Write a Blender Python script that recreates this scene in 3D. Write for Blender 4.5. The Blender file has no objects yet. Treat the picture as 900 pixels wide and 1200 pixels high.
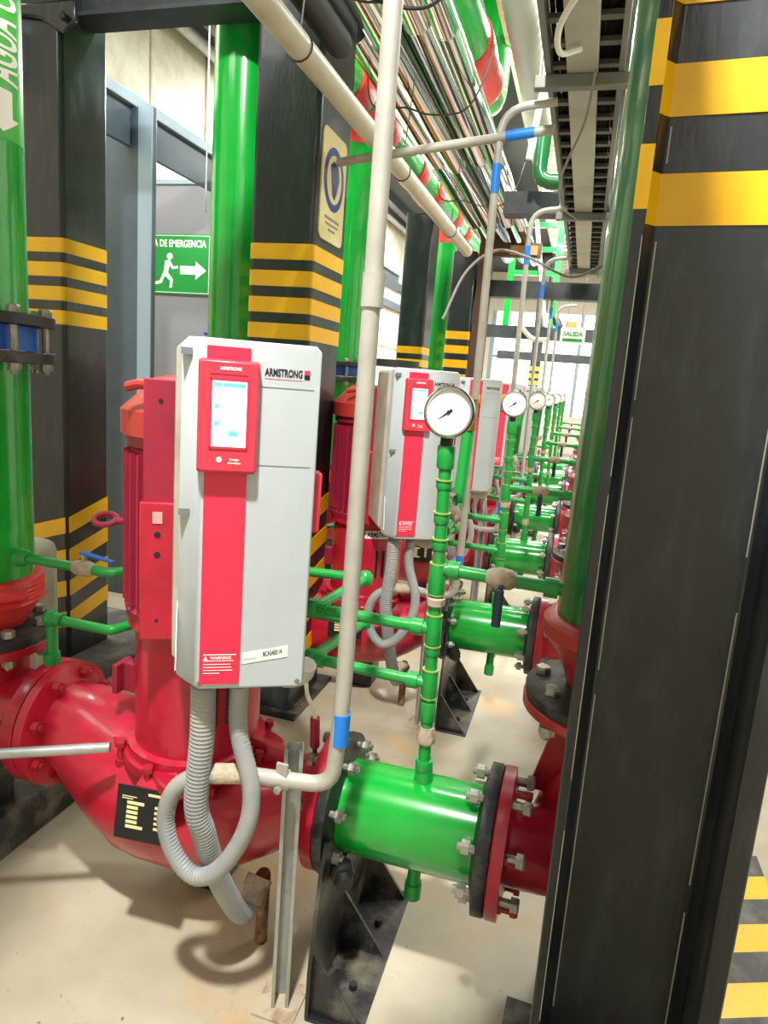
import bpy, math, random
from mathutils import Vector, Matrix, Quaternion
random.seed(4)
SC = bpy.context.scene
COL = SC.collection
PI = math.pi

# ---------------------------------------------------------------- camera
EYE = 1.45
cd = bpy.data.cameras.new('camera'); cam = bpy.data.objects.new('camera', cd); COL.objects.link(cam)
cd.sensor_fit = 'HORIZONTAL'; cd.sensor_width = 36; cd.lens = 36*783/900; cd.clip_start = .05; cd.clip_end = 200
_r = Vector((0.95582536, 0.28350666, 0.07760062)); _d = Vector((0.12841194, -0.16527835, -0.97785144)); _f = Vector((-0.26440169, 0.94462005, -0.19438288))
m = Matrix.Identity(4)
for i in range(3):
    m[i][0] = _r[i]; m[i][1] = -_d[i]; m[i][2] = -_f[i]
m[2][3] = EYE
cam.matrix_world = m
SC.camera = cam

# ---------------------------------------------------------------- world, exposure, lights
w = bpy.data.worlds.new('daylight'); SC.world = w; w.use_nodes = True
bg = w.node_tree.nodes['Background']; bg.inputs[0].default_value = (.93, .97, 1, 1); bg.inputs[1].default_value = 3.0
SC.view_settings.view_transform = 'Standard'; SC.view_settings.look = 'None'
SC.view_settings.gamma = 1; SC.view_settings.use_curve_mapping = False
SC.view_settings.exposure = 0.17

def area(name, loc, tgt, sx, sy, power, col=(1, .985, .95)):
    l = bpy.data.lights.new(name, 'AREA'); l.shape = 'RECTANGLE'; l.size = sx; l.size_y = sy; l.energy = power; l.color = col
    o = bpy.data.objects.new(name, l); COL.objects.link(o); o.location = loc
    o.rotation_euler = (Vector(tgt)-Vector(loc)).to_track_quat('-Z', 'Y').to_euler(); return o
area('ceiling_or_fill_light', (-.35, -.1, 4.0), (-.7, 1.2, 0), .16, .16, 210)
area('ceiling_or_fill_light', (.9, -1.6, 3.9), (-.7, 2.0, .8), 1.6, 1.2, 22)  # broad unseen fill light added behind the camera
area('ceiling_or_fill_light', (-2.6, .2, 3.9), (-1.6, 1.8, .8), 1.2, .6, 16)  # unseen fill light added on the left side
area('ceiling_or_fill_light', (-1.15, 3.3, 4.05), (-1.1, 1.2, 0), .3, .3, 120)
for k, (x, y, p) in enumerate([(-.2, 3.2, 100), (-.2, 5.6, 170), (-.2, 8.6, 280), (-.4, 12, 330), (-2.9, 3.0, 100), (-2.9, 6.8, 170), (-2.4, 11, 200), (1.3, 4.5, 130)]):  # lights over the aisle; those near the left wall are added to brighten it
    area('ceiling_or_fill_light', (x, y, 4.05), (x, y+.01, 0), 1.2, .5, p)

# ---------------------------------------------------------------- materials
def S(h):
    h = h.lstrip('#'); c = [int(h[k:k+2], 16)/255 for k in (0, 2, 4)]
    return tuple(x/12.92 if x <= .04045 else ((x+.055)/1.055)**2.4 for x in c)+(1,)
def mat(name, col, rough=.4, metal=0, var=None, vscale=6, bump=0, bscale=60, emit=0, stretch=None, vlo=.45, vhi=.7, coat=0):
    M = bpy.data.materials.new(name); M.use_nodes = True; nt = M.node_tree; b = nt.nodes['Principled BSDF']
    b.inputs['Base Color'].default_value = S(col); b.inputs['Roughness'].default_value = rough; b.inputs['Metallic'].default_value = metal
    if coat: b.inputs['Coat Weight'].default_value = coat; b.inputs['Coat Roughness'].default_value = .08
    tc = nt.nodes.new('ShaderNodeTexCoord')
    src = tc.outputs['Object']
    if stretch:
        mp = nt.nodes.new('ShaderNodeMapping'); mp.inputs['Scale'].default_value = stretch; nt.links.new(src, mp.inputs[0]); src = mp.outputs[0]
    if var:
        n = nt.nodes.new('ShaderNodeTexNoise'); n.inputs['Scale'].default_value = vscale; n.inputs['Detail'].default_value = 6; n.inputs['Roughness'].default_value = .65
        nt.links.new(src, n.inputs['Vector'])
        r = nt.nodes.new('ShaderNodeValToRGB'); r.color_ramp.elements[0].position = vlo; r.color_ramp.elements[1].position = vhi
        r.color_ramp.elements[0].color = S(col); r.color_ramp.elements[1].color = S(var)
        nt.links.new(n.outputs['Fac'], r.inputs[0]); nt.links.new(r.outputs[0], b.inputs['Base Color'])
    if bump:
        n2 = nt.nodes.new('ShaderNodeTexNoise'); n2.inputs['Scale'].default_value = bscale; n2.inputs['Detail'].default_value = 3
        nt.links.new(src, n2.inputs['Vector'])
        bp = nt.nodes.new('ShaderNodeBump'); bp.inputs['Strength'].default_value = bump; bp.inputs['Distance'].default_value = .004
        nt.links.new(n2.outputs['Fac'], bp.inputs['Height']); nt.links.new(bp.outputs[0], b.inputs['Normal'])
    if emit:
        b.inputs['Emission Color'].default_value = S(col); b.inputs['Emission Strength'].default_value = emit
    return M
M = {}
M['green'] = mat('green_paint', '#07a032', .22, var='#08912e', vscale=5, bump=.06, bscale=9, coat=.5)
M['green_dark'] = mat('dark_green_paint', '#176c36', .3, var='#25753f', vscale=4, bump=.05, bscale=9, coat=.5)
M['green_fit'] = mat('green_fitting_paint', '#12983c', .35, var='#3a8a44', vscale=30, bump=.2, bscale=80)
M['yellow_seal'] = mat('yellow_thread_seal', '#8fa850', .6)
M['red'] = mat('red_pump_paint', '#b81733', .34, var='#961227', vscale=7, bump=.25, bscale=45, coat=.3)
M['red_dull'] = mat('faded_red_motor_paint', '#9a1b38', .5, var='#7f1830', vscale=5, bump=.1)
M['red_cast'] = mat('coral_red_casting', '#d5322f', .4, var='#b83a34', vscale=12, bump=.5, bscale=90)
M['red_orange'] = mat('orange_red_paint', '#b0342c', .42, var='#b02a2a', vscale=9, bump=.2)
M['red_strip'] = mat('red_drive_strip', '#d92e4c', .4)
M['red_key'] = mat('red_keypad_plastic', '#d8384c', .35)
M['black'] = mat('black_steel_paint', '#1d2226', .33, var='#41474b', vscale=5, bump=.22, bscale=30, stretch=(3, 3, .8), vlo=.5, vhi=.85, coat=.25)
M['black_worn'] = mat('worn_black_steel', '#191b1d', .36, var='#77705f', vscale=7, bump=.35, bscale=30, vlo=.48, vhi=.72)
M['blk_rub'] = mat('black_flange_steel', '#202325', .45, var='#5c5b56', vscale=14, bump=.4, bscale=60, vlo=.5, vhi=.75)
M['yellow'] = mat('yellow_hazard_tape', '#f2b705', .4, var='#ffc90a', vscale=3)
M['chrome'] = mat('polished_aluminium_cladding', '#dadbd8', .09, 1, bump=.35, bscale=3, stretch=(2, .35, 2))
M['chrome2'] = mat('steel_rim', '#c9cac8', .18, 1)
M['galv'] = mat('galvanised_steel', '#a9adaa', .42, .55, var='#8b8f8c', vscale=10)
M['conduit'] = mat('grey_painted_conduit', '#b3b0a6', .45, .15, var='#a19d92', vscale=8, bump=.1)
M['tray'] = mat('galvanised_tray', '#85857f', .55, .3, var='#747470', vscale=4)
M['cabledark'] = mat('black_cable_sheath', '#0c0c0c', .95)
M['traylid'] = mat('cable_duct_lid', '#b9b7ae', .5, .2, var='#a4a299', vscale=3)
M['navy'] = mat('navy_valve_lever', '#1b2b45', .4)
M['ductgrey'] = mat('grey_ribbed_duct', '#a8a598', .6)
M['tape_l'] = mat('pale_wrapped_lead', '#c9c3b6', .7, bump=.5, bscale=50)
M['palerust'] = mat('painted_over_rusty_plate', '#b3a68e', .75, var='#8a6142', vscale=18, vlo=.5, vhi=.7)
M['blue'] = mat('blue_tape', '#1f7fe0', .45)
M['blue_p'] = mat('blue_valve_paint', '#1d5fc0', .4)
M['grey_cab'] = mat('light_grey_enclosure', '#b4bcbf', .38, var='#aab2b5', vscale=3)
M['grey_side'] = mat('dusty_beige_enclosure', '#b3ad9f', .55, var='#8d8471', vscale=7, vlo=.4, vhi=.75)
M['seam'] = mat('dark_seam', '#6f7679', .6)
M['dark'] = mat('dark_rubber', '#1a1b1c', .5)
M['flex'] = mat('grey_flexible_conduit', '#8f9496', .5, var='#a39e94', vscale=8)
M['white'] = mat('white_label', '#efefe8', .5)
M['dial'] = mat('dial_white', '#f4f6f4', .5)
M['textblk'] = mat('black_lettering', '#141414', .5)
M['textwht'] = mat('white_lettering', '#f2f2ee', .5)
M['pink'] = mat('dial_pink_marks', '#d89a9a', .6)
M['screen'] = mat('lit_screen', '#eafbff', .3, emit=1.1)
M['screen_c'] = mat('screen_cyan', '#58cfe6', .3, emit=.9)
M['plate'] = mat('black_nameplate', '#17191a', .35)
M['brass'] = mat('brass_fitting', '#a8763a', .4, .6, var='#7c5228', vscale=30)
M['rust'] = mat('rusty_steel', '#6e4a33', .7, .2, var='#a88a6a', vscale=22, bump=.3)
M['bolt'] = mat('zinc_bolt', '#a9a79d', .4, .6, var='#7a766c', vscale=40)
M['boltdark'] = mat('dark_bolt', '#2b2c2c', .5, .3)
M['pvc'] = mat('cream_plastic_pipe', '#cfcab6', .4, var='#bdb6a0', vscale=5)
M['tape_w'] = mat('wrapped_pipe_joint', '#b6a68f', .8, bump=.9, bscale=70, var='#8f7c68', vscale=30)
M['slate'] = mat('slate_blue_steel', '#46545e', .42, var='#3c4a54', vscale=4)
M['slate_l'] = mat('pale_blue_grey_steel', '#8fa3ae', .4, .2)
M['greywall'] = mat('grey_partition_paint', '#85868c', .5, var='#7e7f85', vscale=2)
M['cream'] = mat('cream_wall_sheet', '#ddd7c6', .6, var='#c2b79b', vscale=4, vlo=.4, vhi=.7)
M['ceil'] = mat('dark_roof_sheet', '#2e3234', .7, var='#3c4143', vscale=2)
M['insul'] = mat('white_roof_panel', '#d8d4c6', .55)
M['truss'] = mat('cream_steel_truss', '#e2dcc9', .5)
M['steelbeam'] = mat('black_beam_paint', '#202529', .45, var='#353a3d', vscale=6, bump=.1)
M['concrete'] = mat('pale_concrete', '#b7b4a4', .8, var='#a29e8c', vscale=5, bump=.3)
M['basegrey'] = mat('dusty_grey_plinth', '#4a4a46', .7, var='#7d7a70', vscale=6, bump=.3)
M['signgreen'] = mat('sign_green', '#0f8f3a', .4)
M['signcream'] = mat('sign_cream', '#d8c98c', .4, var='#e6dba8', vscale=5)
M['signblue'] = mat('sign_blue', '#27367e', .4)
M['wire'] = mat('grey_cable', '#83827c', .5)
M['wire_s'] = mat('steel_tie_wire', '#55524c', .4, .7)
M['brown'] = mat('brown_steel', '#5d4034', .6, var='#46302a', vscale=5)
M['tan'] = mat('tan_board', '#b08a56', .7)
M['orange'] = mat('orange_plastic', '#e0703a', .5)
M['decal'] = mat('pale_green_decal', '#48b840', .35)
M['ducty'] = mat('yellow_brown_panel', '#8a6a2c', .6)

# floor: cream epoxy with dirt and ochre stains
fm = bpy.data.materials.new('cream_epoxy_floor'); fm.use_nodes = True; nt = fm.node_tree; b = nt.nodes['Principled BSDF']
b.inputs['Roughness'].default_value = .42
tc = nt.nodes.new('ShaderNodeTexCoord')
def noise(sc, det=5, rough=.6):
    n = nt.nodes.new('ShaderNodeTexNoise'); n.inputs['Scale'].default_value = sc; n.inputs['Detail'].default_value = det; n.inputs['Roughness'].default_value = rough
    nt.links.new(tc.outputs['Object'], n.inputs['Vector']); return n
def ramp(src, stops):
    r = nt.nodes.new('ShaderNodeValToRGB'); e = r.color_ramp.elements
    e[0].position, e[0].color = stops[0]; e[1].position, e[1].color = stops[-1]
    for p, c in stops[1:-1]:
        q = e.new(p); q.color = c
    nt.links.new(src, r.inputs[0]); return r
def mix(fac, a, c):
    x = nt.nodes.new('ShaderNodeMix'); x.data_type = 'RGBA'
    for s_, k in ((fac, 0), (a, 6), (c, 7)):
        if isinstance(s_, tuple): x.inputs[k].default_value = s_
        else: nt.links.new(s_, x.inputs[k])
    return x.outputs[2]
base = ramp(noise(1.6).outputs[0], [(.35, S('#bdb59e')), (.7, S('#968e79'))]).outputs[0]
och = ramp(noise(2.3, 4).outputs[0], [(.54, (0, 0, 0, 1)), (.70, (.75, .75, .75, 1))]).outputs[0]
c1 = mix(och, base, S('#c39b5e'))
drt = ramp(noise(7, 8, .75).outputs[0], [(.60, (0, 0, 0, 1)), (.78, (.6, .6, .6, 1))]).outputs[0]
c2 = mix(drt, c1, S('#7f7460'))
spk = ramp(noise(55, 2, .5).outputs[0], [(.735, (0, 0, 0, 1)), (.76, (.8, .8, .8, 1))]).outputs[0]
c3 = mix(spk, c2, S('#55504a'))
nt.links.new(c3, b.inputs['Base Color'])
M['floor'] = fm

# ---------------------------------------------------------------- mesh helpers
class MB:
    def __init__(s): s.v = []; s.f = []
    def add(s, vs, fs):
        n = len(s.v); s.v += [tuple(v) for v in vs]; s.f += [tuple(i+n for i in f) for f in fs]; return s
    def box(s, x0, y0, z0, x1, y1, z1, R=None):
        vs = [Vector(p) for p in ((x0,y0,z0),(x1,y0,z0),(x1,y1,z0),(x0,y1,z0),(x0,y0,z1),(x1,y0,z1),(x1,y1,z1),(x0,y1,z1))]
        if R: vs = [R @ v for v in vs]
        return s.add(vs, [(0,3,2,1),(4,5,6,7),(0,1,5,4),(1,2,6,5),(2,3,7,6),(3,0,4,7)])
    def lathe(s, p, ax, prof, n=28, cap=True):
        p = Vector(p); ax = Vector(ax).normalized()
        u = ax.orthogonal().normalized() if abs(ax.z) < .99 else Vector((1, 0, 0)); v = ax.cross(u)
        vs = []; fs = []
        for t, r in prof:
            for k in range(n):
                a = 2*PI*k/n; vs.append(p+ax*t+u*(r*math.cos(a))+v*(r*math.sin(a)))
        for j in range(len(prof)-1):
            for k in range(n):
                a = j*n+k; b_ = j*n+(k+1) % n; fs.append((a, b_, b_+n, a+n))
        if cap:
            fs.append(tuple(range(n-1, -1, -1))); q = (len(prof)-1)*n; fs.append(tuple(range(q, q+n)))
        return s.add(vs, fs)
    def cyl(s, a, b_, r, r2=None, n=24):
        a = Vector(a); b_ = Vector(b_); return s.lathe(a, b_-a, [(0, r), ((b_-a).length, r if r2 is None else r2)], n)
    def tube(s, path, r, n=12, bend=0, rib=None):
        P = fillet([Vector(p) for p in path], bend) if bend else [Vector(p) for p in path]
        if rib:
            P = resample(P, rib[0])
        vs = []; fs = []; prev = None
        for i, p in enumerate(P):
            t = (P[min(i+1, len(P)-1)]-P[max(i-1, 0)]).normalized()
            if prev is None: u = t.orthogonal().normalized()
            else:
                u = prev-t*prev.dot(t); u = u.normalized() if u.length > 1e-6 else t.orthogonal().normalized()
            prev = u; v = t.cross(u)
            rr = r if not rib else r*(1+rib[1]*(1 if i % 2 else -1))
            for k in range(n):
                a = 2*PI*k/n; vs.append(p+u*(rr*math.cos(a))+v*(rr*math.sin(a)))
        for j in range(len(P)-1):
            for k in range(n):
                a = j*n+k; b_ = j*n+(k+1) % n; fs.append((a, b_, b_+n, a+n))
        fs.append(tuple(range(n-1, -1, -1))); q = (len(P)-1)*n; fs.append(tuple(range(q, q+n)))
        return s.add(vs, fs)
    def prism(s, poly, o, ex, ey, ez, d):
        o, ex, ey, ez = Vector(o), Vector(ex), Vector(ey), Vector(ez); n = len(poly)
        vs = [o+ex*x+ey*y for x, y in poly]+[o+ex*x+ey*y+ez*d for x, y in poly]
        return s.add(vs, [tuple(range(n-1, -1, -1)), tuple(range(n, 2*n))]+[(k, (k+1) % n, (k+1) % n+n, k+n) for k in range(n)])
    def loft(s, rings, cap=True):
        n = len(rings[0]); vs = [v for r in rings for v in r]; fs = []
        for j in range(len(rings)-1):
            for k in range(n): a = j*n+k; b_ = j*n+(k+1) % n; fs.append((a, b_, b_+n, a+n))
        if cap: fs.append(tuple(range(n-1, -1, -1))); q = (len(rings)-1)*n; fs.append(tuple(range(q, q+n)))
        return s.add(vs, fs)
def fillet(P, rad):
    out = [P[0]]
    for i in range(1, len(P)-1):
        a, p, c = P[i-1], P[i], P[i+1]; d1 = a-p; d2 = c-p; l = min(rad, d1.length*.49, d2.length*.49)
        q0 = p+d1.normalized()*l; q1 = p+d2.normalized()*l
        for k in range(7):
            t = k/6; out.append(q0*(1-t)**2+p*2*t*(1-t)+q1*t*t)
    return out+[P[-1]]
def catmull(pts, n=8):
    P = [Vector(p) for p in pts]; P = [P[0]*2-P[1]]+P+[P[-1]*2-P[-2]]; out = []
    for i in range(1, len(P)-2):
        for k in range(n):
            t = k/n; a, b_, c, d = P[i-1:i+3]
            out.append(.5*((2*b_)+(c-a)*t+(2*a-5*b_+4*c-d)*t*t+(3*b_-a-3*c+d)*t**3))
    return out+[P[-2]]
def resample(P, st):
    out = [P[0]]; acc = 0
    for i in range(len(P)-1):
        d = (P[i+1]-P[i]); L = d.length
        while L > 0 and acc+L >= st:
            t = (st-acc); p = P[i+1]-d.normalized()*(L-t); out.append(p); L -= t; acc = 0
        acc += L
    out.append(P[-1]); return out

OFF = {}
def make(name, mb, ma, parent=None, loc=None, bevel=0, ang=38):
    off = Vector(OFF.get(parent.name, (0, 0, 0))) if parent else Vector(loc or (0, 0, 0))
    me = bpy.data.meshes.new(name); me.from_pydata([tuple(Vector(v)-off) for v in mb.v], [], mb.f); me.update()
    me.polygons.foreach_set('use_smooth', [True]*len(me.polygons)); me.set_sharp_from_angle(angle=math.radians(ang))
    me.materials.append(M[ma]); o = bpy.data.objects.new(name, me); COL.objects.link(o)
    if parent: o.parent = parent; OFF[o.name] = off
    else: o.location = off; OFF[o.name] = off
    if bevel:
        md = o.modifiers.new('bevel', 'BEVEL'); md.width = bevel; md.segments = 2; md.limit_method = 'ANGLE'; md.angle_limit = math.radians(40)
    return o
def tag(o, label=None, cat=None, group=None, kind=None):
    for k, v in (('label', label), ('category', cat), ('group', group), ('kind', kind)):
        if v: o[k] = v
    return o
def thing(name, label, cat, loc, group=None, rz=0, local=False):
    o = bpy.data.objects.new(name, None); COL.objects.link(o); o.empty_display_size = .05; o.location = loc; o.rotation_euler = (0, 0, rz)
    OFF[o.name] = (0, 0, 0) if local else tuple(loc); return tag(o, label, cat, group)
def copy_tree(o, parent=None, dy=0):
    c = o.copy(); COL.objects.link(c); c.parent = parent
    if parent is None: c.location.y += dy
    for ch in list(o.children): copy_tree(ch, c)
    return c
BM = {}
def bolt(parent, p, ax, r=.014, L=.08, ma='bolt'):
    key = (r, round(L, 3), ma)
    if key not in BM:
        b_ = MB()
        b_.lathe((-L/2-r*1.1, 0, 0), (1, 0, 0), [(0, r*.85), (r*.25, r), (r*1.1, r)], 6)
        b_.cyl((-L/2, 0, 0), (L/2+r*1.6, 0, 0), r*.55, n=8)
        b_.cyl((L/2, 0, 0), (L/2+r*1.1, 0, 0), r, n=6)
        me = bpy.data.meshes.new('bolt'); me.from_pydata(b_.v, [], b_.f); me.update(); me.materials.append(M[ma]); BM[key] = me
    o = bpy.data.objects.new('bolt', BM[key]); COL.objects.link(o); o.parent = parent
    o.location = Vector(p)-Vector(OFF[parent.name]); o.rotation_euler = Vector(ax).to_track_quat('X', 'Z').to_euler()
    return o
def ringbolts(parent, c, ax, R, n, r=.014, L=.08, ma='bolt', ph=.5):
    ax = Vector(ax).normalized(); u = ax.orthogonal().normalized(); v = ax.cross(u)
    for k in range(n):
        a = 2*PI*(k+ph)/n; bolt(parent, Vector(c)+u*(R*math.cos(a))+v*(R*math.sin(a)), ax, r, L, ma)
def text(name, s, size, ma, parent, o, ex, ey, wrap=None, offset=0, fit=None, depth=.0008):
    cu = bpy.data.curves.new('t', 'FONT'); cu.body = s; cu.size = size; cu.align_x = 'CENTER'; cu.align_y = 'CENTER'; cu.extrude = 0; cu.offset = offset
    cu.resolution_u = 3
    t = bpy.data.objects.new('t', cu); COL.objects.link(t)
    me = bpy.data.meshes.new_from_object(t.evaluated_get(bpy.context.evaluated_depsgraph_get()))
    bpy.data.objects.remove(t)
    vs = [v.co.copy() for v in me.vertices]; fs = [tuple(p.vertices) for p in me.polygons]
    if fit and vs:
        w_ = max(v.x for v in vs)-min(v.x for v in vs); k = fit/w_
        for v in vs: v.x *= k
    if wrap and max(v.x for v in vs) > .2: vs, fs = subd(vs, fs)
    o, ex, ey = Vector(o), Vector(ex), Vector(ey); nz = ex.cross(ey)
    out = [(wrap(v.x, v.y) if wrap else o+ex*v.x+ey*v.y+nz*depth) for v in vs]
    return make(name, MB().add(out, fs), ma, parent)
def subd(vs, fs, cell=.02):     # cut flat lettering into small cells so that it can follow a curved pipe
    import bmesh
    bm = bmesh.new(); bv = [bm.verts.new(v) for v in vs]
    for f in fs:
        try: bm.faces.new([bv[i] for i in f])
        except ValueError: pass
    for ax in (0, 1):
        lo = min(v.co[ax] for v in bm.verts); hi = max(v.co[ax] for v in bm.verts); c = lo+cell
        while c < hi:
            co = Vector((0, 0, 0)); co[ax] = c; no = Vector((0, 0, 0)); no[ax] = 1
            bmesh.ops.bisect_plane(bm, geom=bm.verts[:]+bm.edges[:]+bm.faces[:], plane_co=co, plane_no=no); c += cell
    bm.verts.index_update(); out = [v.co.copy() for v in bm.verts], [tuple(v.index for v in f.verts) for f in bm.faces]; bm.free(); return out

def ref(parent, name, ma, x0, y0, z0, x1, y1, z1, bevel=0):
    return make(name, MB().box(x0, y0, z0, x1, y1, z1), ma, parent, bevel=bevel)

# ================================================================ SETTING
def st(name, mb, ma, **k): return tag(make(name, mb, ma, **k), kind='structure')
st('floor', MB().box(-3.6, -2.2, -.1, 3.0, 17, 0), 'floor')
st('ceiling', MB().box(-3.6, -2.2, 4.2, 3.0, 17, 4.35), 'ceil')
st('wall_right', MB().box(3.0, -2.2, 0, 3.15, 17, 4.2), 'insul')
st('wall_back', MB().box(-3.6, -2.35, 0, 3.0, -2.2, 4.2), 'insul')
# left wall: sheets below, open window band above
wl = st('wall_left', MB().box(-3.75, -2.2, 0, -3.6, 17, 4.2), 'cream')
for k in range(24):
    y0 = -2.2+k*.8
    make('wall_panel', MB().box(-3.6, y0+.015, .05, -3.575, y0+.785, 2.0), 'cream', wl, bevel=.006)
    make('wall_panel', MB().box(-3.6, y0+.015, 2.03, -3.575, y0+.785, 4.19), 'cream', wl, bevel=.006)
# far wall with two tall openings
fw = st('wall_far', MB().box(-3.6, 17, 0, 3.0, 17.15, .9).box(-3.6, 17, 3.3, 3.0, 17.15, 4.2).box(-3.6, 17, .9, -2.4, 17.15, 3.3).box(1.6, 17, .9, 3.0, 17.15, 3.3), 'insul')
st('window_1', MB().box(-2.4, 17.02, .9, -2.3, 17.1, 3.3).box(1.5, 17.02, .9, 1.6, 17.1, 3.3).box(-1.35, 17.02, .9, -1.27, 17.1, 3.3).box(-.3, 17.02, .9, -.22, 17.1, 3.3).box(.7, 17.02, .9, .78, 17.1, 3.3).box(-2.3, 17.02, 2.2, 1.5, 17.1, 2.26), 'slate_l')
# grey partition behind the posts
gp = st('wall_partition', MB().box(-3.5, 4.6, 0, -1.95, 4.68, 2.73), 'greywall')
st('trim_1', MB().box(-3.52, 4.585, 2.73, -1.93, 4.695, 2.76), 'slate_l')
# white ribbed roof lining running along the aisle
lin = st('trim_2', MB().box(-.9, 6, 4.14, -.3, 16.5, 4.2), 'insul')
for k in range(30):
    y0 = 6.1+k*.35; make('roof_rib', MB().lathe((-.9, y0, 4.14), (1, 0, 0), [(0, .05), (.6, .05)], 10), 'insul', lin)

# ================================================================ COLUMNS
def rrect(x0, y0, x1, y1, r, n=5):
    o = []
    for cx, cy, a0 in ((x1-r, y1-r, 0), (x0+r, y1-r, 90), (x0+r, y0+r, 180), (x1-r, y0+r, 270)):
        for k in range(n+1): a = math.radians(a0+90*k/n); o.append((cx+r*math.cos(a), cy+r*math.sin(a)))
    return o
GC = 'black steel columns with yellow hazard bands'
def column(name, label, x0, x1, y0, y1, top, zs, faces='FR', low=False, ma='black'):
    L = ((x0+x1)/2, (y0+y1)/2, 0); t = thing(name, label, 'column', L, GC)
    make('shaft', MB().box(x0, y0, 0, x1, y1, top), ma, t, bevel=.018)
    for z0, z1 in zs:   # tape bands wrapped round the shaft
        make('yellow_band', MB().prism(rrect(x0-.002, y0-.002, x1+.002, y1+.002, .019), (0, 0, z0), (1, 0, 0), (0, 1, 0), (0, 0, 1), z1-z0), 'yellow', t)
    if low:             # slanting yellow tapes near the foot, on the two faces seen
        for k in range(low):
            z = .2+k*.15
            make('slanted_tape', MB().prism([(y0+.01, z), (y1-.01, z+.06), (y1-.01, z+.135), (y0+.01, z+.075)], (x1, 0, 0), (0, 1, 0), (0, 0, 1), (1, 0, 0), .002), 'yellow', t)
            make('slanted_tape', MB().prism([(x0+.02, z-.06), (x1-.01, z), (x1-.01, z+.075), (x0+.02, z+.015)], (0, y0-.002, 0), (1, 0, 0), (0, 0, 1), (0, 1, 0), .002), 'yellow', t)
    return t
def bands(z, n, h=.058, g=.040): return [(z-k*(h+g)-h, z-k*(h+g)) for k in range(n)]
c1 = column('steel_column', 'black steel column with yellow bands, beside the leftmost green pipe', -2.39, -2.17, 2.45, 2.73, 4.2, bands(1.925, 4), low=4)
c2 = column('steel_column', 'black steel column carrying the blue and cream safety sign', -1.31, -1.045, 2.46, 2.80, 4.2, bands(1.925, 4), low=5)
c3 = column('steel_column', 'black column between the white wall panels and the farther green pipe', -1.37, -1.17, 4.87, 5.1, 2.62, bands(1.70, 4, .05, .04))
c4 = column('steel_column', 'black column with yellow bands beside the brown post', -1.37, -1.135, 6.6, 6.9, 2.7, bands(1.96, 5, .075, .06))
c5 = column('steel_column', 'distant column with yellow bands at the far end of the aisle', -1.13, -.93, 14, 14.3, 4.2, bands(1.93, 5, .08, .06))
make('base_plate', MB().box(-2.75, 2.22, 0, -1.94, 3.1, .045), 'basegrey', c1, bevel=.004)
make('base_plate', MB().box(-1.36, 2.42, 0, -1.0, 2.86, .02), 'black_worn', c2)
# column 1 bracket below the beam
kn = make('gusset_bracket', MB().prism([(-2.39, 2.80), (-2.08, 2.80), (-2.08, 2.72), (-2.14, 2.68), (-2.25, 2.74), (-2.39, 2.76)], (0, 2.43, 0), (1, 0, 0), (0, 0, 1), (0, 1, 0), .02), 'black', c1, bevel=.01)
bolt(kn, (-2.12, 2.44, 2.73), (0, 1, 0), .016, .04, 'boltdark')

# the near H-section column on the right
hc = thing('steel_column', 'large black H-section column filling the right side of the view', 'column', (.22, 1.25, 0), GC)
hc.rotation_euler = (0, -.0135, -.05)
prof = [(.064, 1.10), (.083, 1.10), (.083, 1.225), (.1, 1.243), (.32, 1.243), (.337, 1.225), (.337, 1.10), (.372, 1.10), (.372, 1.345), (.337, 1.345), (.337, 1.275), (.32, 1.257), (.1, 1.257), (.083, 1.275), (.083, 1.345), (.064, 1.345)]
make('shaft', MB().prism(prof, (0, 0, 0), (1, 0, 0), (0, 1, 0), (0, 0, 1), 4.2), 'black', hc, bevel=.003)
for z0, z1 in [(1.899, 1.976), (1.734, 1.814), (2.06, 2.14)]:
    make('yellow_band', MB().prism([(.083, 1.222), (.0985, 1.2405), (.3215, 1.2405), (.337, 1.222), (.337, 1.226), (.321, 1.2435), (.099, 1.2435), (.083, 1.226)], (0, 0, z0), (1, 0, 0), (0, 1, 0), (0, 0, 1), z1-z0), 'yellow', hc)
    make('yellow_band', MB().box(.0635, 1.098, z0-.008, .0835, 1.10, z1), 'yellow', hc)
make('base_plate', MB().box(0.0, 1.04, 0, .43, 1.40, .025), 'black_worn', hc)
for x, segs in ((.104, ((.2, .9), (.95, 1.42), (1.45, 1.71), (1.83, 1.885))), (.316, ((.1, .5), (.56, 1.1), (1.2, 1.6)))):
    for z0, z1 in segs: make('worn_edge', MB().box(x-.0012, 1.2415, z0, x+.0012, 1.2432, z1), 'conduit', hc)
for z0, z1 in ((.3, .7), (.8, 1.3), (1.33, 1.69)): make('worn_edge', MB().box(.0805, 1.0993, z0, .082, 1.10, z1), 'conduit', hc)

# hazard tape on the floor at the lower right
hz = thing('floor_marking', 'yellow and black hazard tape on the floor right of the big column', 'floor tape', (.62, 1.7, 0))
for k in range(9):
    y0 = 1.25+k*.1
    make('yellow_stripe' if k % 2 else 'black_stripe', MB().prism([(.50, y0), (.74, y0+.1), (.74, y0+.2), (.50, y0+.1)], (0, 0, .001), (1, 0, 0), (0, 1, 0), (0, 0, 1), .002), 'yellow' if k % 2 else 'basegrey', hz)

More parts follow.
